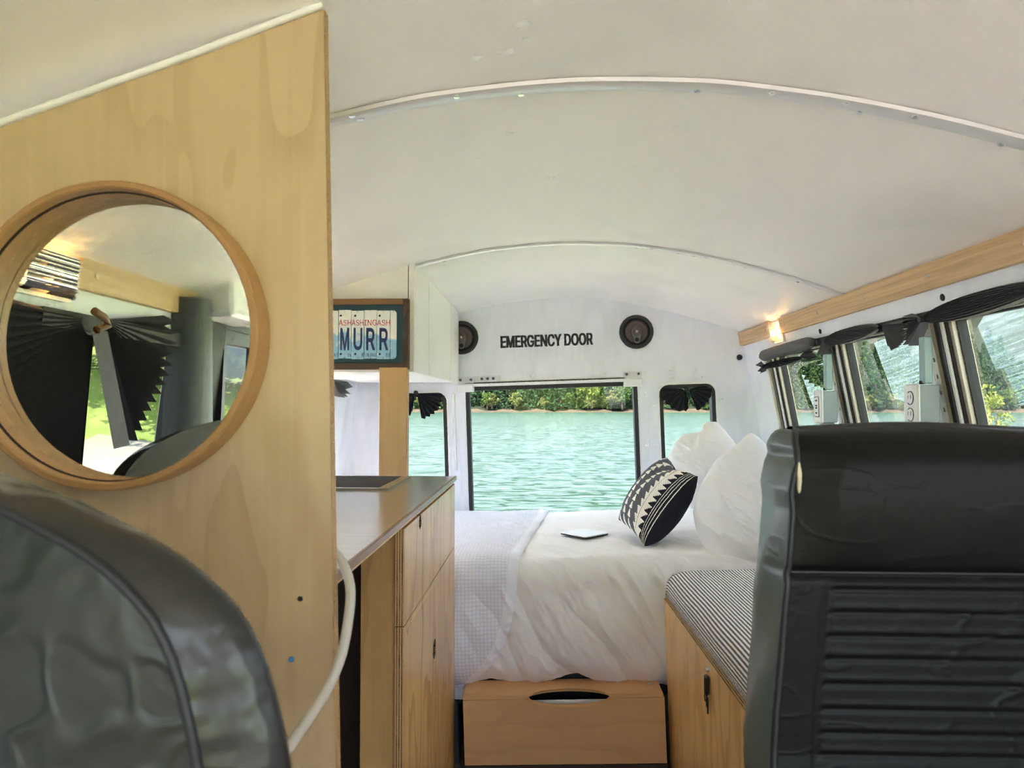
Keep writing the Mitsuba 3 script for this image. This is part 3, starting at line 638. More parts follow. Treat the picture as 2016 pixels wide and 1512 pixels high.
Xh = blanket_x(Sh) - .034 + .036 * hh
Ph = blanket_pts(Xh, Sh); ruff = (.0030 * np.sin(Sh * 170 + 5 * np.sin(Sh * 9)) * (hh - .1) - .008 * hh ** 4)
fr = np.clip((Sh - 1.1) / .157, 0, 1); Ph[..., 2] += ruff * (1 - fr); Ph[..., 1] -= ruff * fr
add(kb + '__hem', B(grid(Ph)), 'mat_hem', True, label='gathered plain hem')
# tablet
tp = [at(u, v, z=.712) for u, v in ((1103, 1048), (1153, 1057), (1198, 1049), (1150, 1041))]
tpoly = Polygon([(p[0], p[1]) for p in tp]).buffer(-.006).buffer(.006)
k = thing('tablet', 'thin white tablet lying flat on the duvet', 'tablet')
add(k + '__body', poly_z(tpoly, .704, .709), 'mat_black'); add(k + '__cover', poly_z(tpoly.buffer(.002), .709, .713), 'mat_tablet')

# ================================================================== PILLOWS
def pillow(o, a, b, n, thick, seed, n_=64, chop=0.0, pinch=.07, wr=1.0, sag=0.0, ear=0.0):
    """o centre, a and b half-axis vectors, n unit normal; returns front and back sheets and the (s, t) parameters"""
    o, a, b, n = map(np.asarray, (o, a, b, n))
    s, t = np.meshgrid(np.linspace(-1, 1, n_), np.linspace(-1, 1, n_), indexing='ij')
    ps = s * (1 - pinch * (1 - t ** 2) * np.abs(s)); pt = t * (1 - pinch * (1 - s ** 2) * np.abs(t))
    pt = pt - chop * np.exp(-(s / .38) ** 2) * np.clip(t, 0, 1) ** 2
    pt = pt + ear * np.clip(s, 0, 1) ** 3 * np.clip(t, 0, 1) ** 3
    prof = (np.clip(1 - np.abs(s) ** 2.4, 0, 1) * np.clip(1 - np.abs(t) ** 2.4, 0, 1)) ** .5
    prof = prof * (1 - sag * (t + 1) / 2) * (1 - .35 * (chop > 0) * np.exp(-(s / .35) ** 2) * np.clip(t, 0, 1))
    out = []
    for sg in (1, -1):
        Q = np.stack([s * 3, t * 3, s * 0 + sg], -1)
        rad = np.sin(np.arctan2(t - .9, s - .6) * 15 + 4 * smooth_noise(Q, 1.1, seed, 2)) * .06 * np.clip((s + t) / 2 + .2, 0, 1)
        w = wr * (.10 * smooth_noise(Q, 1.4, seed, 3) + rad * .8 + .10 * np.abs(smooth_noise(Q * [1, 2.6, 1], 1.6, seed + 3, 3)))
        d = thick / 2 * prof * (1 + w)
        out.append(o + ps[..., None] * a + pt[..., None] * b + sg * d[..., None] * n)
    return out[0], out[1], s, t
def norm(v): return np.asarray(v) / np.linalg.norm(v)
def add_pillow(name, matn, lab, **kw):
    f, bk, s, t = pillow(**kw); m2 = grid(bk); m2.faces = m2.faces[:, ::-1]
    return add(name, cat(grid(f), m2), matn, True, lab, 'pillow')
def outline_pillow(name, matn, lab, px, centre, n, thick, seed, depth_scale=1.0, wr=1.0):
    """plump pillow: seam outline measured on a leaning plane, filled out on both sides"""
    n = norm(n); c0 = at(*centre[:2], y=centre[2]); O = []
    for u, v in px:
        d = ray(u, v); O.append(EYE + d * (((c0 - EYE) @ n) / (d @ n)))
    O = resample(np.vstack([O, O[:1]]), 161)[:-1]
    for _ in range(2): O = (np.roll(O, 1, 0) + 2 * O + np.roll(O, -1, 0)) / 4
    rs = np.r_[np.linspace(0, .9, 34), np.sin(np.linspace(math.asin(.9), math.pi / 2, 10))[1:]]; P = []
    for sg in (1, -1):
        rows = []
        for q in (rs if sg > 0 else rs[::-1]):
            p = c0 + (O - c0) * q; a = np.arange(160) / 160 * 2 * np.pi
            h = thick / 2 * max(1 - q ** 2.6, 0) ** .5
            loc = (p - c0) @ np.stack([norm(np.cross(n, [0, 0, 1])), [0, 0, 1]], 1)
            Q = np.stack([loc[:, 0] * 4, loc[:, 1] * 4, np.full(160, sg * 1.0 + seed)], 1)
            w = .30 * smooth_noise(Q * [1.0, 1.0, 1], 1.6, seed, 3) - .36 * np.abs(smooth_noise(np.stack([Q[:, 0] * 1.1 + Q[:, 1] * .5, Q[:, 1] * 3.4 - Q[:, 0] * 1.6, Q[:, 2]], 1), 1.3, seed + 3, 3))
            w = w - .025 * np.abs(np.sin(a * 11 + 3 * np.sin(a * 3 + seed))) * q ** 3 * (1 - q ** 8)
            rows.append(p + sg * (h * (1 + wr * w))[:, None] * n)
        P += rows if sg > 0 else rows[1:]
    m = grid(np.array(P), True); m.fix_normals()
    return add(name, m, matn, True, lab, 'pillow')
outline_pillow('bed_pillow', 'mat_sheet', 'large plump white pillow leaning on the right beside the leather seat', [(1483, 853), (1470, 866), (1450, 882), (1420, 906), (1400, 930), (1385, 958), (1372, 990), (1367, 1015), (1372, 1045), (1385, 1075), (1405, 1096), (1432, 1108), (1470, 1112), (1520, 1108), (1545, 1080), (1558, 1030), (1553, 970), (1538, 920), (1517, 885), (1500, 866)], (1462, 985, 2.62), [-.55, -.72, .42], .22, 3, wr=1.9)
outline_pillow('bed_pillow', 'mat_sheet', 'creased white pillow with a raised corner in front of the narrow rear window', [(1393, 831), (1390, 846), (1380, 852), (1346, 856), (1331, 872), (1319, 895), (1312, 920), (1318, 950), (1335, 985), (1365, 1003), (1400, 1000), (1430, 980), (1452, 940), (1456, 900), (1447, 872), (1430, 850), (1412, 831)], (1385, 920, 3.25), [-.55, -.75, .35], .17, 11, wr=2.4)
add_pillow('bed_pillow', 'mat_scribble', 'white pillow with dark scribble print, peeking out behind the leather seat', o=at(1520, 915, y=3.15), a=np.array([.04, .2, 0]), b=np.array([.05, 0, .12]), n=norm([-1, 0, .3]), thick=.14, seed=17)
# woven throw pillow
Dp, Bp, Ap = at(1270, 1076, y=2.60), at(1374, 938, y=2.72), at(1313, 901, y=3.02)
Cc = (Dp + Bp) / 2; vb = (Bp - Dp) / 2; far = (Ap - Bp)
aa = -far / 2; o = Cc - aa
nn = norm(np.cross(vb, -aa)); nn = nn if nn[0] < 0 else -nn
fS, bS, s, t = pillow(o, aa, vb, nn, .20, 29, 72, chop=.18, pinch=.05, wr=.5)
fS = bS + (fS - bS) * (.5 + .5 * .85)
k = thing('throw_pillow', 'black and cream woven throw pillow with arrow and triangle bands', 'pillow')
uvp = np.stack([(s + 1) / 2, (t + 1) / 2], -1).reshape(-1, 2)
add(k + '__woven_front', grid(fS), 'mat_pattern', True, uv=uvp)
m2 = grid(bS); m2.faces = m2.faces[:, ::-1]; add(k + '__back', m2, 'mat_navy', True, label='plain dark navy back')

# ================================================================== STORAGE DRAWER UNDER THE BED
k = thing('underbed_box', 'low maple storage box with a scooped hand hole under the bed', 'storage box')
dx0, dx1 = tobus(at(913, 1440, y=2.36))[0], tobus(at(1311, 1440, y=2.36))[0]; dzt, dzb = tobus(at(1112, 1376, y=2.36))[2], tobus(at(1112, 1505, y=2.36))[2]
hx = tobus(at(1120, 1372, y=2.36))[0]
scoop = m3.Manifold.sphere(1.0, 64).scale([.135, .062, .026]).translate([hx, 2.36, dzt])
def cut(m):
    mf = m3.Manifold(m3.Mesh(np.asarray(m.vertices, np.float32), np.asarray(m.faces, np.uint32))) - scoop
    q = mf.to_mesh(); return TM(q.vert_properties[:, :3], q.tri_verts)
add(k + '__front', B(cut(bx(dx0, dx1, 2.36, 2.378, dzb, dzt - .001))), 'mat_drawer_maple')
add(k + '__top', B(cut(bx(dx0, dx1 - .004, 2.364, 2.498, dzt, dzt + .012))), 'mat_drawer_maple')
add(k + '__side', B(bx(dx0, dx0 + .015, 2.38, 3.2, dzb, dzt)), 'mat_drawer_maple'); add(k + '__side', B(bx(dx1 - .015, dx1, 2.38, 3.2, dzb, dzt)), 'mat_drawer_maple')
add(k + '__bottom', B(bx(dx0, dx1, 2.36, 3.2, .012, dzb - .002)), 'mat_dark_brown')
add(k + '__lining', B(bx(dx0 + .02, dx1 - .02, 2.40, 2.41, dzb, dzt - .022)), 'mat_white')
q = tobus(at(1279, 1360, y=2.43)); add(k + '__screw', B(cyl([q[0], q[1], dzt + .017], [0, 0, 1], .007, .003, 12)), 'mat_rail', 40)

# ================================================================== BENCH
k = thing('storage_bench', 'golden plywood storage bench along the right side', 'bench')
b0, b1 = tobus(at(1307, 1178, y=2.42)), tobus(at(1480, 1413, y=1.498))
dirb = (b1 - b0) / (b1[1] - b0[1]); bn = b0 + dirb * (.75 - b0[1])
zt = b0[2]
def bench_x(y): return b0[0] + dirb[0] * (y - b0[1])
quad = Polygon([(bench_x(2.42), 2.42), (bench_x(.75), .75), (bench_x(.75) + .018, .75), (bench_x(2.42) + .018, 2.42)])
add(k + '__front_panel', B(poly_z(quad, .0, zt)), 'mat_bench_ply')
m, uv = edge_strip([bench_x(2.42), 2.42, zt], [bench_x(.75), .75, zt], [1, 0, 0], .018, [0, 0, .0006], 60); uv[:, 0] = .15 + uv[:, 0] * .85
add(k + '__edge_band', B(m), 'mat_ply_edge', uv=uv)
add(k + '__deck', B(poly_z(Polygon([(bench_x(2.42) + .018, 2.42), (bench_x(.75) + .018, .75), (1.08, .75), (1.08, 2.42)]), zt - .04, zt - .022)), 'mat_golden')
add(k + '__end_panel', B(bx(bench_x(2.42) + .018, 1.08, 2.40, 2.42, .0, zt - .04)), 'mat_golden')
# striped cushion
cz0, cz1 = zt - .022, .672
nx, ny = 90, 60
u_, v_ = np.meshgrid(np.linspace(0, 1, nx), np.linspace(0, 1, ny), indexing='ij')
yy = 2.42 + (.80 - 2.42) * v_
# cross section: up the aisle side, round, over the top to the wall
sec = resample(np.array([(.024, 0), (.010, .03), (.002, .06), (.006, .09), (.024, .113), (.055, .125), (.10, .128), (.4, .128), (.62, .126)]), nx)
length = np.r_[0, np.cumsum(np.linalg.norm(np.diff(sec, axis=0), axis=1))]
Hc = cz1 - cz0
P = np.stack([bench_x(yy) + sec[:, 0][:, None], yy, cz0 + sec[:, 1][:, None] / .128 * Hc + 0 * yy], -1)
endr = np.clip(v_ / .03, 0, 1); P[..., 2] -= (1 - np.sqrt(1 - (1 - endr) ** 2)) * .06 * (sec[:, 1] > .05)[:, None]
P[..., 2] += .008 * smooth_noise(P, 5, 4, 2) * (sec[:, 1] > .08)[:, None]
add('bench_cushion', B(grid(P)), 'mat_stripes', True, 'grey and white striped cushion on the plywood bench', 'cushion', uv=np.stack([np.repeat(length[:, None], ny, 1), yy], -1).reshape(-1, 2))
# latch with keys
k = thing('bench_latch', 'small black latch with dangling keys on the bench front', 'latch')
lc = at(1403, 1318, x=.4215); lc[0] -= .004
add(k + '__barrel', lathe([(0, -.004), (.006, -.004), (.006, .010), (.005, .012), (0, .012)], lc, [-1, 0, 0], 20), 'mat_chrome', 40)
add(k + '__plate', bx(lc[0], lc[0] + .006, lc[1] - .016, lc[1] + .016, lc[2] - .018, lc[2] + .012, .002), 'mat_black')
add(k + '__fob', bx(lc[0] - .016, lc[0] - .006, lc[1] - .012, lc[1] + .012, lc[2] - .062, lc[2] - .014, .005), 'mat_black')
w = np.linspace(0, 2 * np.pi, 25); add(k + '__ring', tube(np.stack([lc[0] - .012 + 0 * w, lc[1] + .010 + .010 * np.cos(w), lc[2] - .072 + .010 * np.sin(w)], 1), .0016, 8, False), 'mat_black', True)
for dy in (-.008, .004): add(k + '__key', bx(lc[0] - .012, lc[0] - .009, lc[1] + dy - .004, lc[1] + dy + .004, lc[2] - .098 + dy, lc[2] - .066, .001), 'mat_black')

# ================================================================== SEATS
def loft_seat(outline, cx, cz, yf, yb, bf, bb, er=.012):
    """closed upholstered slab from an (x, z) outline; bulges bf at the front, bb at the back"""
    o = np.asarray(outline); c = np.array([cx, cz]); rings = []
    fr = [0, .2, .4, .55, .7, .82, .92, .97, 1.0]
    for s in fr: rings.append((s, yf - bf * (1 - s ** 3)))
    T_ = yb - yf
    for a in np.linspace(.15, .85, 6): rings.append((1 + .16j * math.sin(a * math.pi), yf + T_ * a))
    for s in fr[::-1]: rings.append((s, yb + bb * (1 - s ** 3)))
    P = []
    for s, y in rings:
        q = c + (o - c) * [s.real + s.imag, s.real - s.imag * .04]; P.append(np.stack([q[:, 0], np.full(len(q), y), q[:, 1]], 1))
    return np.array(P)
# --- passenger seat in the near left corner
half_o = [(389, 1512), (376, 1440), (364, 1386), (346, 1320), (324, 1264), (295, 1212), (263, 1175), (225, 1136), (182, 1102), (130, 1068), (81, 1042), (40, 1019), (0, 1001)]
hp = np.array([[at(u, v, y=.45)[i] for i in (0, 2)] for u, v in half_o]); cxs = -.50
hp = np.vstack([[hp[0][0] + .012, .50], [hp[0][0] + .006, .8], hp, [cxs + .10, 1.170], [cxs + .05, 1.181], [cxs, 1.187]])
rt = resample(smooth_path(hp, 200), 60); full = np.vstack([rt, (rt * [-1, 1] + [2 * cxs, 0])[::-1][1:]])
lz = np.clip((cxs - full[:, 0]) / .09, 0, 1); full[:, 1] += .020 * lz * np.clip((full[:, 1] - .9) / .2, 0, 1)   # the far shoulder stands a little higher
P = loft_seat(full, cxs, .86, .45, .515, .018, .018)
k = thing('passenger_seat', 'grey vinyl passenger seat with rounded back, close up in the left corner', 'seat')
nr = 9
def ring_grid(P): 
    m = grid(P, True); m.faces = m.faces[:, ::-1]; return m
add(k + '__front_pad', ring_grid(P[:nr]), 'mat_crinkle', True); add(k + '__back_pad', ring_grid(P[-nr:]), 'mat_crinkle_light', True)
add(k + '__side_band', ring_grid(P[nr - 1:-nr + 1]), 'mat_grey_vinyl', True)
for idx in (nr - 1,):
    loop = np.vstack([P[idx], P[idx][:1]]); add(k + '__piping', tube(loop, .0034, 8, False), 'mat_welt', True)
add(k + '__seat_cushion', bx(cxs - .25, cxs + .25, .0, .44, .34, .46, .04), 'mat_grey_vinyl')
add(k + '__pedestal', bx(cxs - .2, cxs + .2, .05, .45, .0, .36, .02), 'mat_black')
# --- leather seat on the right
k = thing('leather_seat', 'dark green black leather bus seat with horizontal pleats, right foreground', 'seat')
SY, ST = .90, .13
zl = [.35, .78, .90, 1.0, 1.06, 1.10, 1.13, 1.155, 1.172, 1.185]
def sl(u, v): return at(u, v, y=SY)[[0, 2]]
lp = np.array([[.2815, .35], sl(1525, 1512), sl(1532, 1400), sl(1541, 1300), sl(1548, 1200), sl(1553, 1150), sl(1560, 1060), sl(1564, 1005), sl(1560, 965), sl(1569, 925), sl(1577, 900), sl(1568, 880)])
ztop = at(1700, 842, y=SY + .05)[2]
xr = .84
def left_x(z): return np.interp(z, lp[:, 1], lp[:, 0])
nz, nxg = 260, 150
rt_, re_ = .045, .035                                       # top and edge rounding
zs_ = np.r_[np.linspace(.35, ztop - rt_, nz), ztop - rt_ + rt_ * np.sin(np.linspace(.05, 1, 18) * math.pi / 2)]
ins = np.r_[np.zeros(nz), rt_ * (1 - np.cos(np.linspace(.05, 1, 18) * math.pi / 2))]
tt = np.linspace(0, 1, nxg)
Zg, Tg = np.meshgrid(zs_, tt, indexing='ij'); In = ins[:, None] + 0 * Zg
lx = left_x(Zg) + In * .35; rx = xr + .30 - left_x(Zg) - In * .35
Xg = lx + (rx - lx) * Tg
zseam = at(1700, 1130, y=SY)[2]
pleats = [at(1800, v, y=SY)[2] for v in (1163, 1208, 1255, 1300, 1350, 1400, 1447, 1490)]
base = In.copy()
dl = np.minimum(Xg - lx, rx - Xg)
head = Zg > zseam
base -= np.where(head, .020 * np.sin(np.clip((Zg - zseam) / (ztop - zseam), 0, 1) * math.pi) ** .7, 0) * np.clip(dl / .05, 0, 1)
base += .006 * np.exp(-((Zg - zseam) / .006) ** 2)
inn = np.clip((dl - .050) / .006, 0, 1)
for zp in pleats:
    base += .0032 * np.exp(-((Zg - zp) / .0026) ** 2) * inn * (~head)
    base -= .0014 * np.exp(-((Zg - zp - .006) / .004) ** 2) * inn * (~head)
pl_lo = pleats[-1]
for off in (.046, .052): base += .0026 * np.exp(-((dl - off) / .0018) ** 2) * (~head)
base -= np.where(Zg < pl_lo, .03 * np.sin(np.clip((pl_lo - Zg) / .25, 0, 1) * math.pi / 2), 0)
cr = 1 - np.abs(2 * meshkit.noise(np.stack([Xg * 22 + Zg * 16, Zg * 26 - Xg * 9, 0 * Zg], -1), 5) - 1)
base -= .0022 * np.clip((cr - .82) / .18, 0, 1) * (~head) * np.clip((Xg - .42) / .15, 0, 1)
base += .003 * smooth_noise(np.stack([Xg, Zg, Zg * 0], -1), 9, 31, 3)
wob = .010 * np.sin(Xg * 16 + .3) * np.clip((Zg - (ztop - .05)) / .05, 0, 1) * .35
front_ = np.stack([Xg, SY + base, Zg + wob], -1)
add(k + '__front_pad', grid(front_), 'mat_leather', True)
yb__ = SY + ST - In
back_ = np.stack([Xg, yb__, Zg + wob], -1)
add(k + '__back_shell', grid(back_[:, ::-1]), 'mat_leather', True)
q_ = np.linspace(0, 1, 18)
def side(col):
    e = front_[:, col]; f_ = back_[:, col]; sg = -1 if col == 0 else 1
    fold = .005 * smooth_noise(np.stack([e[:, 2] * 6, 0 * e[:, 2], 0 * e[:, 2]], -1), 4, 8, 2)
    return np.array([e + (f_ - e) * q + np.stack([sg * (.012 + fold + .004 * np.sin(q * 5 + e[:, 2] * 30)) * math.sin(q * math.pi), 0 * e[:, 2], 0 * e[:, 2]], -1) for q in q_])
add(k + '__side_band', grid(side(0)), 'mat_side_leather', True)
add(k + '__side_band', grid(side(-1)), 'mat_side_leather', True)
add(k + '__top_band', grid(np.stack([front_[-1] + (back_[-1] - front_[-1]) * q + [0, 0, .004 * math.sin(q * math.pi)] for q in q_])), 'mat_leather', True)
welt = np.vstack([front_[::4, 0] + [-.002, -.001, 0], ])
add(k + '__piping', tube(welt, .0045, 8), 'mat_welt', True)
sm = np.stack([Xg[0], 0 * Xg[0], 0 * Xg[0] + zseam], -1); iz = np.argmin(np.abs(zs_ - zseam)); sm = front_[iz] + [0, -.001, .002]
add(k + '__seam', tube(sm[::4], .0028, 8), 'mat_welt', True)
fm = at(1573, 940, y=SY - .004); tear = np.array([[fm[0] + .0020 * math.cos(a) * (1 + .3 * math.sin(5 * a)), SY - .008 + .003 * abs(math.sin(a)), fm[2] + .019 * math.sin(a)] for a in np.linspace(0, 2 * np.pi, 25)[:-1]])
add(k + '__torn_foam', trimesh.convex.convex_hull(np.vstack([tear, tear + [0, .012, 0]])), 'mat_foam', label='pale foam in a torn seam')
add(k + '__seat_cushion', bx(.31, .84, .36, .90, .34, .47, .05), 'mat_leather'); add(k + '__pedestal', bx(.4, .75, .45, .9, .0, .35, .02), 'mat_black')

# ================================================================== SPEAKERS
def speaker(u, v, lab):
    c = tobus(at(u, v, y=Y1)); r = .0865
    k = thing('speaker', lab, 'speaker', 'round speakers on the rear wall')
    f = [c[0], Y1, c[2]]; d = [0, -1, 0]
    add(k + '__rim', B(lathe([(r, 0), (r, .012), (r - .006, .02), (r - .018, .018), (r - .024, .008), (r - .024, 0)], f, d, 48)), 'mat_rubber', 40)
    add(k + '__surround', B(lathe([(r - .024, .008), (r - .027, .011), (r - .031, .006)], f, d, 48)), 'mat_rubber', True)
    add(k + '__cone', B(lathe([(r - .031, .007), (.03, .0012), (.0, .001)], f, d, 48)), 'mat_cone', True)
    g = Point(c[0], c[2]).buffer(.026).union(Point(c[0], c[2] - .046).buffer(.014)).convex_hull
    b = add(k + '__tweeter_bridge', B(poly_y(g, Y1 - .022, Y1 - .016)), 'mat_speaker_grey')
    add(k + '__midrange', B(lathe([(.022, .022), (.022, .027), (.014, .025), (.0, .03)], f, d, 32)), 'mat_cone', True)
    add(k + '__dome', B(lathe([(.008, .025), (.006, .032), (0, .035)], f, d, 20)), 'mat_chrome', True)
    f2 = [c[0], Y1, c[2] - .042]; add(k + '__tweeter', B(lathe([(.011, .022), (.010, .027), (.004, .025), (0, .028)], f2, d, 24)), 'mat_black', True)
speaker(1252.5, 653.5, 'round black speaker right of the EMERGENCY DOOR lettering')
speaker(909, 665, 'round black speaker left of the EMERGENCY DOOR lettering, half hidden by the overhead cabinet')

# ================================================================== OUTLET BOXES
def outlet(y0, zc, lab, holes, rz0):
    k = thing('outlet_box', lab, 'outlet')
    x0 = .972; h = .118; w = .072
    o = np.array([x0, y0 + w / 2, zc])
    add(k + '__box', bx(x0 + .006, x0 + .058, y0 + .003, y0 + w - .003, zc - h / 2 + .003, zc + h / 2 - .003, .003), 'mat_box_grey')
    add(k + '__cover_plate', bx(x0 - .002, x0 + .008, y0, y0 + w, zc - h / 2, zc + h / 2, .004), 'mat_plastic')
    if holes == 2:
        for dz in (-.022, .022):
            q = add(k + '__socket', poly_x(Point(y0 + w / 2, zc + dz).buffer(.0165).intersection(sbox(y0, zc + dz - .013, y0 + w, zc + dz + .013)), x0 - .0045, x0 - .0015), 'mat_plastic')
            add(q + '__slot', cat(bx(x0 - .005, x0 - .004, y0 + w / 2 - .008, y0 + w / 2 - .006, zc + dz - .002, zc + dz + .008), bx(x0 - .005, x0 - .004, y0 + w / 2 + .006, y0 + w / 2 + .008, zc + dz - .001, zc + dz + .007)), 'mat_black')
            add(q + '__outline', poly_x(Point(y0 + w / 2, zc + dz).buffer(.0182).difference(Point(y0 + w / 2, zc + dz).buffer(.0165)), x0 - .0035, x0 - .0015), 'mat_dark_grey')
    else:
        q = add(k + '__socket', bx(x0 - .0045, x0 - .0015, y0 + w / 2 - .017, y0 + w / 2 + .017, zc - .034, zc + .034, .001), 'mat_plastic')
        for dz in (-.022, -.004, .004, .022): add(q + '__slot', bx(x0 - .0055, x0 - .004, y0 + w / 2 - .008, y0 + w / 2 + .008, zc + dz - .0025, zc + dz + .0025), 'mat_black')
        add(q + '__outline', poly_x(sbox(y0 + w / 2 - .0195, zc - .0365, y0 + w / 2 + .0195, zc + .0365).difference(sbox(y0 + w / 2 - .0175, zc - .0345, y0 + w / 2 + .0175, zc + .0345)), x0 - .0035, x0 - .0015), 'mat_dark_grey')
    add(k + '__raceway', bx(x0 + .018, x0 + .042, y0 + .004, y0 + .03, zc + h / 2, rz0, .003), 'mat_raceway')
    add(k + '__knob', cyl([x0 + .02, y0 + .02, zc + h / 2 - .001], [0, 0, 1], .006, .009, 12), 'mat_black', 40)
    add(k + '__conduit', bx(x0 + .015, x0 + .05, y0 + .01, y0 + .06, .9, zc - h / 2 + .003, .003), 'mat_box_grey')
p_ = at(1797, 800, y=1.918); outlet(1.918, p_[2], 'white duplex outlet on a grey box between the second and third side windows', 2, 1.40)
p_ = at(1612, 801, y=2.57); outlet(2.57, p_[2], 'white reset outlet on a grey box, the farther one, near the bed pillows', 1, 1.40)

# ================================================================== CURTAINS
def fan(apex, tips, n, depth, dvec, rad=.04, r0=.06):
    """accordion fan: apex, outer polyline tips, n pleats zigzagging along dvec"""
    apex = np.asarray(apex); tp = resample(tips, 2 * n + 1); z = np.where(np.arange(2 * n + 1) % 2, 1.0, -1.0)[:, None]
    outer = apex + (tp - apex) * (1 + rad * z) + depth * z * np.asarray(dvec)
    inner = apex + (tp - apex) * r0 + depth * r0 * z * np.asarray(dvec) * 2
    return grid(np.stack([inner, (inner + outer) / 2, outer], 1))
def bundle(P0, P1, hw, up, out, n, seed=0, bulge=.03):
    """folded blind: a lens shaped bundle of lengthwise pleats"""
    P0, P1, up, out = map(np.asarray, (P0, P1, up, out)); L = 40
    t = np.linspace(0, 1, L); s = np.linspace(-1, 1, 2 * n + 1); z = np.where(np.arange(2 * n + 1) % 2, 1.0, -1.0)
    w = hw * (.12 + .88 * np.sin(np.clip(t, 0, 1) * math.pi) ** .55)
    P = P0 + (P1 - P0) * t[:, None, None] + (w[:, None] * s)[..., None] * up + ((bulge * np.sqrt(np.clip(1 - s ** 2, 0, 1)) * (w / hw)[:, None]) + z * .0075 * (w / hw)[:, None])[..., None] * out
    return grid(P)
def wp(u, v, off=.03, side=1, mirror=None): return on_wall(u, v, side, off, mirror)
OUT = np.array([-1, 0, -.15]); UPW = np.array([.0, 0, 1.0])
# right side, nearest window
k = thing('pleated_curtain', 'black pleated curtain bundled above the side window with the bush outside', 'curtain')
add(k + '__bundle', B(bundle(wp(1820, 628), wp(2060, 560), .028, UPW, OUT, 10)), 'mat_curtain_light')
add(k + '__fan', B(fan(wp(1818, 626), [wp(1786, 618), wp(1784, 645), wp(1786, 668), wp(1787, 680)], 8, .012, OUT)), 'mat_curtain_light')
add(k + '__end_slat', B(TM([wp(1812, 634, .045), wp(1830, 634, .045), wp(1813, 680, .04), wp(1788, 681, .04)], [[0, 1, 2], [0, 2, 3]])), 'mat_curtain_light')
add(k + '__clip', B(cyl(wp(1818, 627, .05), OUT, .009, .012, 12)), 'mat_black', 40)
add(k + '__headrail', wall_poly(sbox(1.30, 1.405, 2.02, 1.432), 1, -.022, -.002), 'mat_black')
# middle window
k = thing('pleated_curtain', 'black pleated curtain bundled above the side window between the outlet boxes', 'curtain')
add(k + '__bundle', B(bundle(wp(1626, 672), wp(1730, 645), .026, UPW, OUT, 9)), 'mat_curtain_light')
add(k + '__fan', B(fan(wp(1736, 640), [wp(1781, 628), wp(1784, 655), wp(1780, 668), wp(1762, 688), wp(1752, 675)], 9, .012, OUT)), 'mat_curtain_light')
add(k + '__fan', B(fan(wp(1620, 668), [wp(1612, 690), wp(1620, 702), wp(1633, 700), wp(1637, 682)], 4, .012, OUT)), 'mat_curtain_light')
add(k + '__clip', B(cyl(wp(1614, 672, .05), OUT, .009, .012, 12)), 'mat_black', 40)
add(k + '__headrail', wall_poly(sbox(2.05, 1.405, 2.72, 1.432), 1, -.022, -.002), 'mat_black')
# rear side window: rolled
k = thing('pleated_curtain', 'black curtain rolled up above the rearmost right side window', 'curtain')
rp = [wp(1500, 702, .035), wp(1530, 692, .04), wp(1565, 683, .04), wp(1600, 674, .035)]
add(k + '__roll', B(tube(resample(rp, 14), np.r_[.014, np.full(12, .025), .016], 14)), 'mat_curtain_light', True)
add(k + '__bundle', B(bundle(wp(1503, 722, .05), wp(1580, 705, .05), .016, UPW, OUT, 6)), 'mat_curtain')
add(k + '__fan', B(fan(wp(1505, 718, .06), [wp(1493, 712), wp(1492, 722), wp(1496, 730), wp(1500, 735), wp(1508, 727)], 4, .012, OUT)), 'mat_curtain')
add(k + '__fan', B(fan(wp(1574, 702, .06), [wp(1584, 690), wp(1605, 692), wp(1606, 704), wp(1592, 709)], 3, .012, OUT)), 'mat_curtain')
# rear windows
def rp_(u, v, off=.02): return tobus(at(u, v, y=Y1 - off))
DY = np.array([0, 1.0, 0])
k = thing('fan_curtain', 'small black fan folded curtain at the narrow rear window above the pillows', 'curtain')
add(k + '__fan', B(fan(rp_(1348, 766), [rp_(1302, 762), rp_(1301, 778), rp_(1306, 789), rp_(1316, 798), rp_(1326, 805), rp_(1340, 809), rp_(1355, 808), rp_(1355, 790)], 7, .014, DY)), 'mat_curtain')
add(k + '__fan', B(fan(rp_(1355, 766), [rp_(1388, 759), rp_(1402, 764), rp_(1401, 777), rp_(1396, 788), rp_(1384, 802), rp_(1371, 809)], 6, .014, DY)), 'mat_curtain')
add(k + '__clip', B(bx(*(lambda p: (p[0] - .012, p[0] + .012, p[1] - .012, p[1], p[2] - .010, p[2] + .012))(rp_(1351, 767, .03)), .003)), 'mat_black')
k = thing('fan_curtain', 'small black fan folded curtain at the rear window beside the maple post', 'curtain')
add(k + '__fan', B(fan(rp_(817, 775), [rp_(775, 772), rp_(778, 800), rp_(795, 814), rp_(809, 818), rp_(814, 800)], 6, .014, DY)), 'mat_curtain')
add(k + '__fan', B(fan(rp_(821, 775), [rp_(870, 774), rp_(870, 790), rp_(864, 803), rp_(855, 813), rp_(843, 820), rp_(831, 825)], 7, .014, DY)), 'mat_curtain')
add(k + '__clip', B(cyl(rp_(819, 773, .03), [0, -1, 0], .011, .012, 14)), 'mat_black', 40)
k = thing('fan_curtain', 'black fan folded curtain on the left wall behind the plywood partition', 'curtain')
add(k + '__fan', B(fan(wp(655, 748, .03, -1), [wp(690, 752, .04, -1), wp(688, 764, .04, -1), wp(684, 774, .04, -1), wp(676, 782, .04, -1), wp(660, 780, .04, -1)], 6, .014, -OUT * [1, 0, -1])), 'mat_curtain_light')
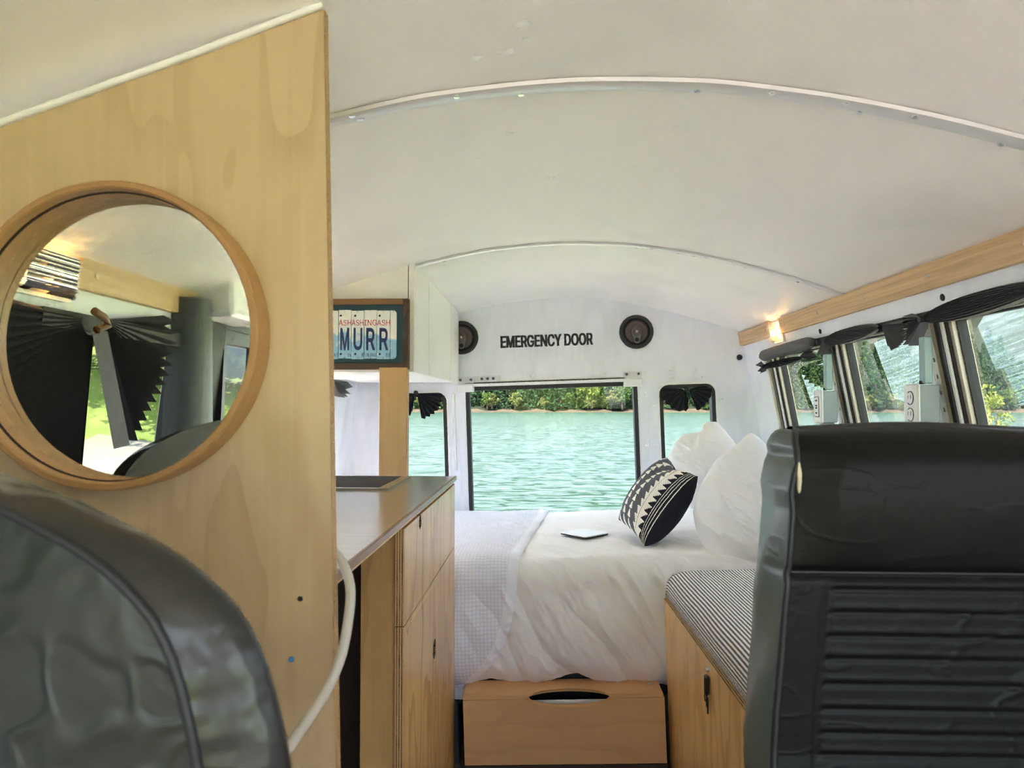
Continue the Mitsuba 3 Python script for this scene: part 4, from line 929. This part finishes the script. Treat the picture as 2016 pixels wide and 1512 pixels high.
# front left window, seen in the mirror
OL = np.array([1, 0, -.15])
def mp(u, v, off=.03): return on_wall(u, v, -1, off, LM)
k = thing('fan_curtain', 'wide black fan folded curtains of the front left window, seen in the mirror', 'curtain')
add(k + '__fan', B(fan(mp(186, 632), [mp(-260, 510), mp(-260, 700), mp(-200, 870), mp(-90, 990), mp(20, 1040), mp(130, 1050), mp(145, 960)], 22, .016, OL, .02, .08)), 'mat_curtain')
add(k + '__fan', B(fan(mp(204, 630), [mp(336, 622), mp(336, 660), mp(332, 700), mp(322, 740), mp(304, 775), mp(288, 800), mp(270, 838), mp(254, 872)], 13, .014, OL, .02, .08)), 'mat_curtain')
add(k + '__end_slat', B(TM([mp(181, 652, .05), mp(212, 652, .05), mp(256, 876, .05), mp(224, 884, .05)], [[0, 1, 2], [0, 2, 3]])), 'mat_curtain_light')
add(k + '__clip', B(tube(np.array([mp(185, 612, .06), mp(205, 625, .065), mp(214, 640, .06), mp(190, 650, .06)]), .008, 8)), 'mat_rust_wood', True)
ya, yb_ = on_wall(340, 620, -1, 0, LM)[1], .5
add(k + '__headrail', wall_poly(sbox(ya, 1.40, yb_, 1.435), -1, -.03, -.002), 'mat_black')
# padded pillar, header box and visor in the cab, seen in the mirror
pp = [on_wall(u, v, -1, .02, LM) for u, v in ((354, 590), (398, 592), (404, 900), (338, 900))]
cen = [(pp[0] + pp[1]) / 2, (pp[2] + pp[3]) / 2]; wy = [abs(pp[0][1] - pp[1][1]) / 2, abs(pp[2][1] - pp[3][1]) / 2]
hull = []
for c_, w_ in zip(cen, wy):
    for a in np.linspace(-math.pi / 2, math.pi / 2, 9): hull.append(c_ + [.05 * math.cos(a) + .0, w_ * math.sin(a), 0])
    hull.append(c_ + [-.03, -w_, 0]); hull.append(c_ + [-.03, w_, 0])
add('wall_left__pillar_cover', B(trimesh.convex.convex_hull(np.array(hull))), 'mat_pillar', 50, 'dark grey padded pillar')
ha, hb = on_wall(382, 600, -1, .0, LM)[1], on_wall(462, 600, -1, .0, LM)[1]
add('wall_left__door_jamb', wall_poly(sbox(-.31, .9, -.20, 1.50), -1, -.008, .0), 'mat_black')
add('wall_left__header_box', B(bx(XC - .98, XC - .87, hb, ha, 1.49, 1.63, .01)), 'mat_white')
add('wall_left__header_panel', B(bx(XC - .98, XC - .90, Y0, hb - .002, 1.505, 1.60, .01)), 'mat_box_grey')
add('sun_visor', B(bx(XC - .86, XC - .45, hb - .28, hb - .24, 1.42, 1.52, .02)), 'mat_black', label='dark visor at the top of the cab, at the mirror edge', category='visor')

# ================================================================== OUTDOORS
WZ = EYE[2] - 3.5
xs_ = np.r_[-400, -200, np.linspace(-120, 330, 60), 500]; ys_ = np.r_[4, 8, np.geomspace(12, 372, 60)]
Xw, Yw = np.meshgrid(xs_, ys_, indexing='ij')
m = grid(np.stack([Xw, Yw, 0 * Xw + WZ], -1)); m.faces = m.faces[:, ::-1] if m.face_normals[0][2] < 0 else m.faces
add('lake', m, 'mat_water', True, 'pale green rippled lake behind the bus', 'lake', uv=np.stack([Xw, Yw], -1).reshape(-1, 2), kind='stuff')
# near bank: flat lot, falling to the water behind and on the right
gx = np.r_[-160, -120, np.linspace(-90, -12, 50), np.linspace(-10, 22, 44), 60, 120, 300]; gy_ = np.r_[-160, -120, np.linspace(-90, -30, 50), np.linspace(-28, -2, 20), np.linspace(-1, 20, 40), 30]
Xn, Yn = np.meshgrid(gx, gy_, indexing='ij')
dist = np.maximum((Xn - 5.2) / 1.0, Yn - 7.0)
fall_ = np.clip(dist / 6, 0, 1); Zn = -.8 - 3.4 * fall_ * fall_ * (3 - 2 * fall_)
hd = np.hypot(Xn, Yn); hill = np.clip((hd - 40) / 16, 0, 1) * (Yn < -8) * (Xn < 60)
Zn = Zn + np.where(dist < 0, 4.5 * hill + 7 * np.clip((hd - 58) / 40, 0, 1) * (Yn < -8), 0) + .06 * smooth_noise(np.stack([Xn, Yn, 0 * Xn], -1), .4, 3)
tri = grid(np.stack([Xn, Yn, Zn], -1)); cen_ = tri.triangles_center
ishill = (np.hypot(cen_[:, 0], cen_[:, 1]) > 41) & (cen_[:, 1] < -8)
isbank = (np.maximum(cen_[:, 0] - 4.2, cen_[:, 1] - 6.4) > 0) & ~ishill
def sub(mask): 
    mm = TM(tri.vertices, tri.faces[mask]); mm.remove_unreferenced_vertices(); return mm
add('ground', sub(~ishill & ~isbank), 'mat_ground', True, 'pale gravel lot around the bus', kind='structure')
add('grass_bank', sub(isbank), 'mat_grass', True, 'grassy lake bank below the side window', kind='structure')
add('grass_slope', sub(ishill), 'mat_grass', True, 'grassy slope beyond the gravel lot, seen in the mirror', kind='structure')
# far shore with rocks and wooded hill
xh = np.linspace(-130, 330, 110); prof = [(352, WZ - 1), (358, WZ + .1), (360, WZ + .7), (366, WZ + 1.2), (380, WZ + 6), (420, WZ + 34), (520, WZ + 120)]
P = np.array([[[x, y + 3 * math.sin(x * .05) + 1.5 * math.sin(x * .23), z + (0 if j < 2 else .8 * math.sin(x * .4 + j))] for j, (y, z) in enumerate(prof)] for x in xh])
mm = grid(P[:, :4]); add('far_shore', mm, 'mat_shore', True, 'rocky brown shoreline across the lake', kind='structure')
add('far_hill', grid(P[:, 3:]), 'mat_forest_floor', True, 'dark wooded hillside across the lake', kind='structure')
def blob(c, r, g, sub_=1):
    m = trimesh.creation.icosphere(sub_, 1.0); n = g.normal(0, .16, (len(m.vertices), 1)); m.vertices = m.vertices * (1 + n) * r + c; return m
def leaf_tufts(pts, size, cols, g):
    """small drooping diamonds around points"""
    n = len(pts); a = g.normal(0, 1, (n, 3)); a /= np.linalg.norm(a, axis=1, keepdims=True); b = np.cross(a, g.normal(0, 1, (n, 3))); b /= np.linalg.norm(b, axis=1, keepdims=True)
    s = size * g.uniform(.6, 1.3, (n, 1)); V = np.stack([pts - a * s, pts - b * s * .5, pts + a * s, pts + b * s * .5], 1).reshape(-1, 3)
    i = np.arange(n) * 4; f = np.vstack([np.stack([i, i + 1, i + 2], 1), np.stack([i, i + 2, i + 3], 1)])
    return TM(V, f), np.repeat(cols, 4, 0)
def conifer(seed, h, w, c0, c1):
    g = np.random.default_rng(seed); pts, cols = [], []; n = 1700; w = w * 1.3
    t = g.uniform(.02, 1, n) ** 1.0; ang = g.uniform(0, 6.283, n)
    lay = (t * h / 1.5) % 1; r = w / 2 * (1 - t) ** .75 * (.62 + .38 * (1 - lay)) * g.uniform(.55, 1.0, n) ** .5 * (1 + .25 * np.sin(ang * 3 + t * 20))
    P = np.stack([r * np.cos(ang), r * np.sin(ang), t * h * .97 + .02 * h - .35 * r], 1)
    k = g.uniform(0, 1, (n, 1)); col = (np.asarray(c0) * (1 - k) + np.asarray(c1) * k) * .44
    m, c = leaf_tufts(P, .95, col, g)
    return m, c
def broadleaf(seed, h, w, c0, c1, n=1500, size=.6, dim=.42, k=26, lump=1.0):
    g = np.random.default_rng(seed); cen = np.stack([g.normal(0, w * .22, k), g.normal(0, w * .22, k), h * g.uniform(.25, .9, k)], 1)
    rad = w * lump * g.uniform(.13, .24, k); idx = g.integers(0, k, n); d = g.normal(0, 1, (n, 3)); d /= np.linalg.norm(d, axis=1, keepdims=True)
    P = cen[idx] + d * rad[idx][:, None] * g.uniform(.8, 1.05, (n, 1)) * [1, 1, .8]
    q = g.uniform(0, 1, (n, 1)); col = (np.asarray(c0) * (1 - q) + np.asarray(c1) * q) * dim
    return leaf_tufts(P, size, col, g)
protos = []
for i, (kind, h, w, c0, c1) in enumerate((('c', 27, 8.5, (.045, .11, .055), (.12, .23, .10)), ('c', 30, 9.5, (.05, .12, .07), (.14, .25, .13)), ('c', 23, 8, (.06, .13, .06), (.15, .27, .10)), ('c', 25, 7, (.08, .17, .06), (.20, .33, .12)),
        ('b', 15, 10, (.22, .34, .07), (.44, .54, .16)), ('b', 12, 9, (.13, .26, .07), (.28, .42, .13)), ('b', 9, 8, (.30, .36, .12), (.46, .50, .22)))):
    m, c = conifer(40 + i, h, w, c0, c1) if kind == 'c' else broadleaf(40 + i, h, w, c0, c1)
    protos.append((kind, mikit.ply(m, 'mat_leaf', False, color=c), h))
trunk_p = mikit.ply(tube(np.array([[0, 0, -1.5], [0, 0, 8], [0, 0, 20]]), np.array([.45, .35, .1]), 6), 'mat_bark')
bare_p = mikit.ply(tube(np.array([[0, 0, -1], [.2, 0, 10], [.1, 0, 21]]), np.array([.42, .34, .12]), 6), 'mat_pale_bark')
TL = {0: 'dark green conifer in the forest across the lake', 1: 'tall blue green fir in the forest across the lake', 2: 'mid green conifer in the forest across the lake', 3: 'slender light green conifer across the lake',
      4: 'bright yellow green broadleaf tree across the lake', 5: 'green broadleaf tree on the far lake shore', 6: 'low pale green shrubby tree at the far waterline'}
TG = {0: 'dark conifers across the lake', 1: 'tall firs across the lake', 2: 'mid green conifers across the lake', 3: 'light conifers across the lake', 4: 'yellow green trees across the lake', 5: 'broadleaf trees on the far shore', 6: 'low trees at the far waterline'}
tr = np.random.default_rng(5); tree_at = {}
def tree(x, y, z, p, s):
    k = thing('pine_tree' if p < 4 else 'broadleaf_tree', TL[p], 'tree', TG[p]); M = T().translate([x, y, z]).rotate([0, 0, 1], float(tr.uniform(0, 360))).scale([s, s, s * float(tr.uniform(.9, 1.1))])
    tree_at[k] = (x, y, p)
    scene[k + '__foliage'] = {**protos[p][1], 'to_world': M}; scene[k + '__trunk'] = {**trunk_p, 'to_world': T().translate([x, y, z]).scale([1, 1, protos[p][2] * .035 * s])}
for row, (y, z, n) in enumerate(((404, WZ + 20, 34), (384, WZ + 8, 52), (370, WZ + 2.5, 60))):
    for i in range(n):
        x = -74 + 318 * (i + tr.uniform(.15, .85)) / n
        tree(x, y + tr.uniform(-3, 3), z, int(tr.choice([0, 0, 1, 1, 2, 3])), tr.uniform(.85, 1.15))
for i in range(34):
    x = -72 + 312 * (i + tr.uniform(0, 1)) / 34
    tree(x, 365 + tr.uniform(-1, 2), WZ + 2.0, int(tr.choice([4, 5, 5, 6, 6, 3, 2])), tr.uniform(.6, 1.05))
tree(24.5, 364, WZ + 3, 4, 1.1)
for i in range(12):
    x = tr.uniform(-66, 60); k = thing('dead_tree', 'bare pale trunk standing in the forest across the lake', 'tree', 'bare trunks across the lake'); tree_at[k] = (x, 368, 7)
    scene[k] = {**bare_p, 'to_world': T().translate([x, 367 + tr.uniform(0, 3), WZ + 3]).scale([.8, .8, float(tr.uniform(.7, 1.1))])}
# each tree named by the window it is seen through, and by its place where few are alike
ORD = ['leftmost', 'second from the left', 'third from the left', 'fourth from the left', 'fifth from the left', 'sixth from the left', 'seventh from the left']
SHORT = {0: 'dark green conifer', 1: 'tall blue green fir', 2: 'mid green conifer', 3: 'slender light green conifer', 4: 'bright yellow green tree', 5: 'green broadleaf tree', 6: 'low pale green shrubby tree', 7: 'bare pale trunk'}
def seen_through(x, y):
    u = 1070 + FPX * x / y
    for lo, hi, t in ((790, 884, 'rear window by the post'), (915, 1260, 'emergency door window'), (1295, 1408, 'rear window above the pillows'), (1520, 2016, 'right side windows')):
        if lo <= u <= hi: return t
    return None
buckets = {}
for key, (x, y, p) in tree_at.items(): buckets.setdefault((seen_through(x, y), p), []).append((x / y, key))
for (where, p), members in buckets.items():
    members.sort()
    for i, (_, key) in enumerate(members):
        if where is None: continue
        base_ = f'{SHORT[p]} through the {where}'
        if len(members) == 1: labels[key]['label'] = base_; labels[key].pop('group', None)
        elif len(members) <= 7: labels[key]['label'] = f'{ORD[i]} {base_}'
        else: labels[key]['label'] = base_
        if len(members) > 1: labels[key]['group'] = f'{SHORT[p]}s through the {where}'
# the yellow green bush outside the right window
def shrub(key, c, w, h, c0, c1, n, size, seed, lab, group=None, k_=26, lump=1.0):
    g = np.random.default_rng(seed); k = thing(key, lab, 'bush', group)
    stems = []
    for i in range(9):
        a = g.uniform(0, 6.28); e = np.array([w * .42 * math.cos(a) * g.uniform(.3, 1), w * .42 * math.sin(a) * g.uniform(.3, 1), h * g.uniform(.7, 1.0)])
        stems.append(tube(smooth_path([[0, 0, 0], e * [.35, .35, .5], e], 8), np.linspace(.02, .005, 8) * h * .5, 5))
    add(k + '__stem', cat(*[TM(s.vertices + c, s.faces) for s in stems]), 'mat_bark')
    m, col = broadleaf(seed, h, w, c0, c1, n, size, .45, k_, lump); m.vertices = m.vertices + c
    add(k + '__foliage', m, 'mat_leaf', color=col)
bc = at(1925, 800, y=11.5)
shrub('bush', [bc[0], bc[1], -.9], 1.15, 2.62, (.38, .52, .07), (.66, .74, .20), 6500, .024, 77, 'airy yellow green bush outside the nearest right side window', None, 90, .5)
sg = np.random.default_rng(13)
spots = [(-17, -42), (-20, -47), (-23, -44), (-26, -50), (-29, -47), (-32, -52), (-35, -49), (-14, -49), (-39, -55), (-25, -56), (-31, -58), (-19, -55)]
for i, (x, y) in enumerate(spots):
    hdd = math.hypot(x, y); z = -.8 + 4.5 * np.clip((hdd - 40) / 16, 0, 1) + 7 * np.clip((hdd - 58) / 40, 0, 1) - .3
    shrub('roadside_bush', [x, y, z], sg.uniform(6, 8.5), sg.uniform(6.5, 9.5), (.20, .42, .04), (.60, .78, .14), 1500, .34, 90 + i, 'bright green roadside bush on the slope, seen in the mirror', 'roadside bushes on the slope')
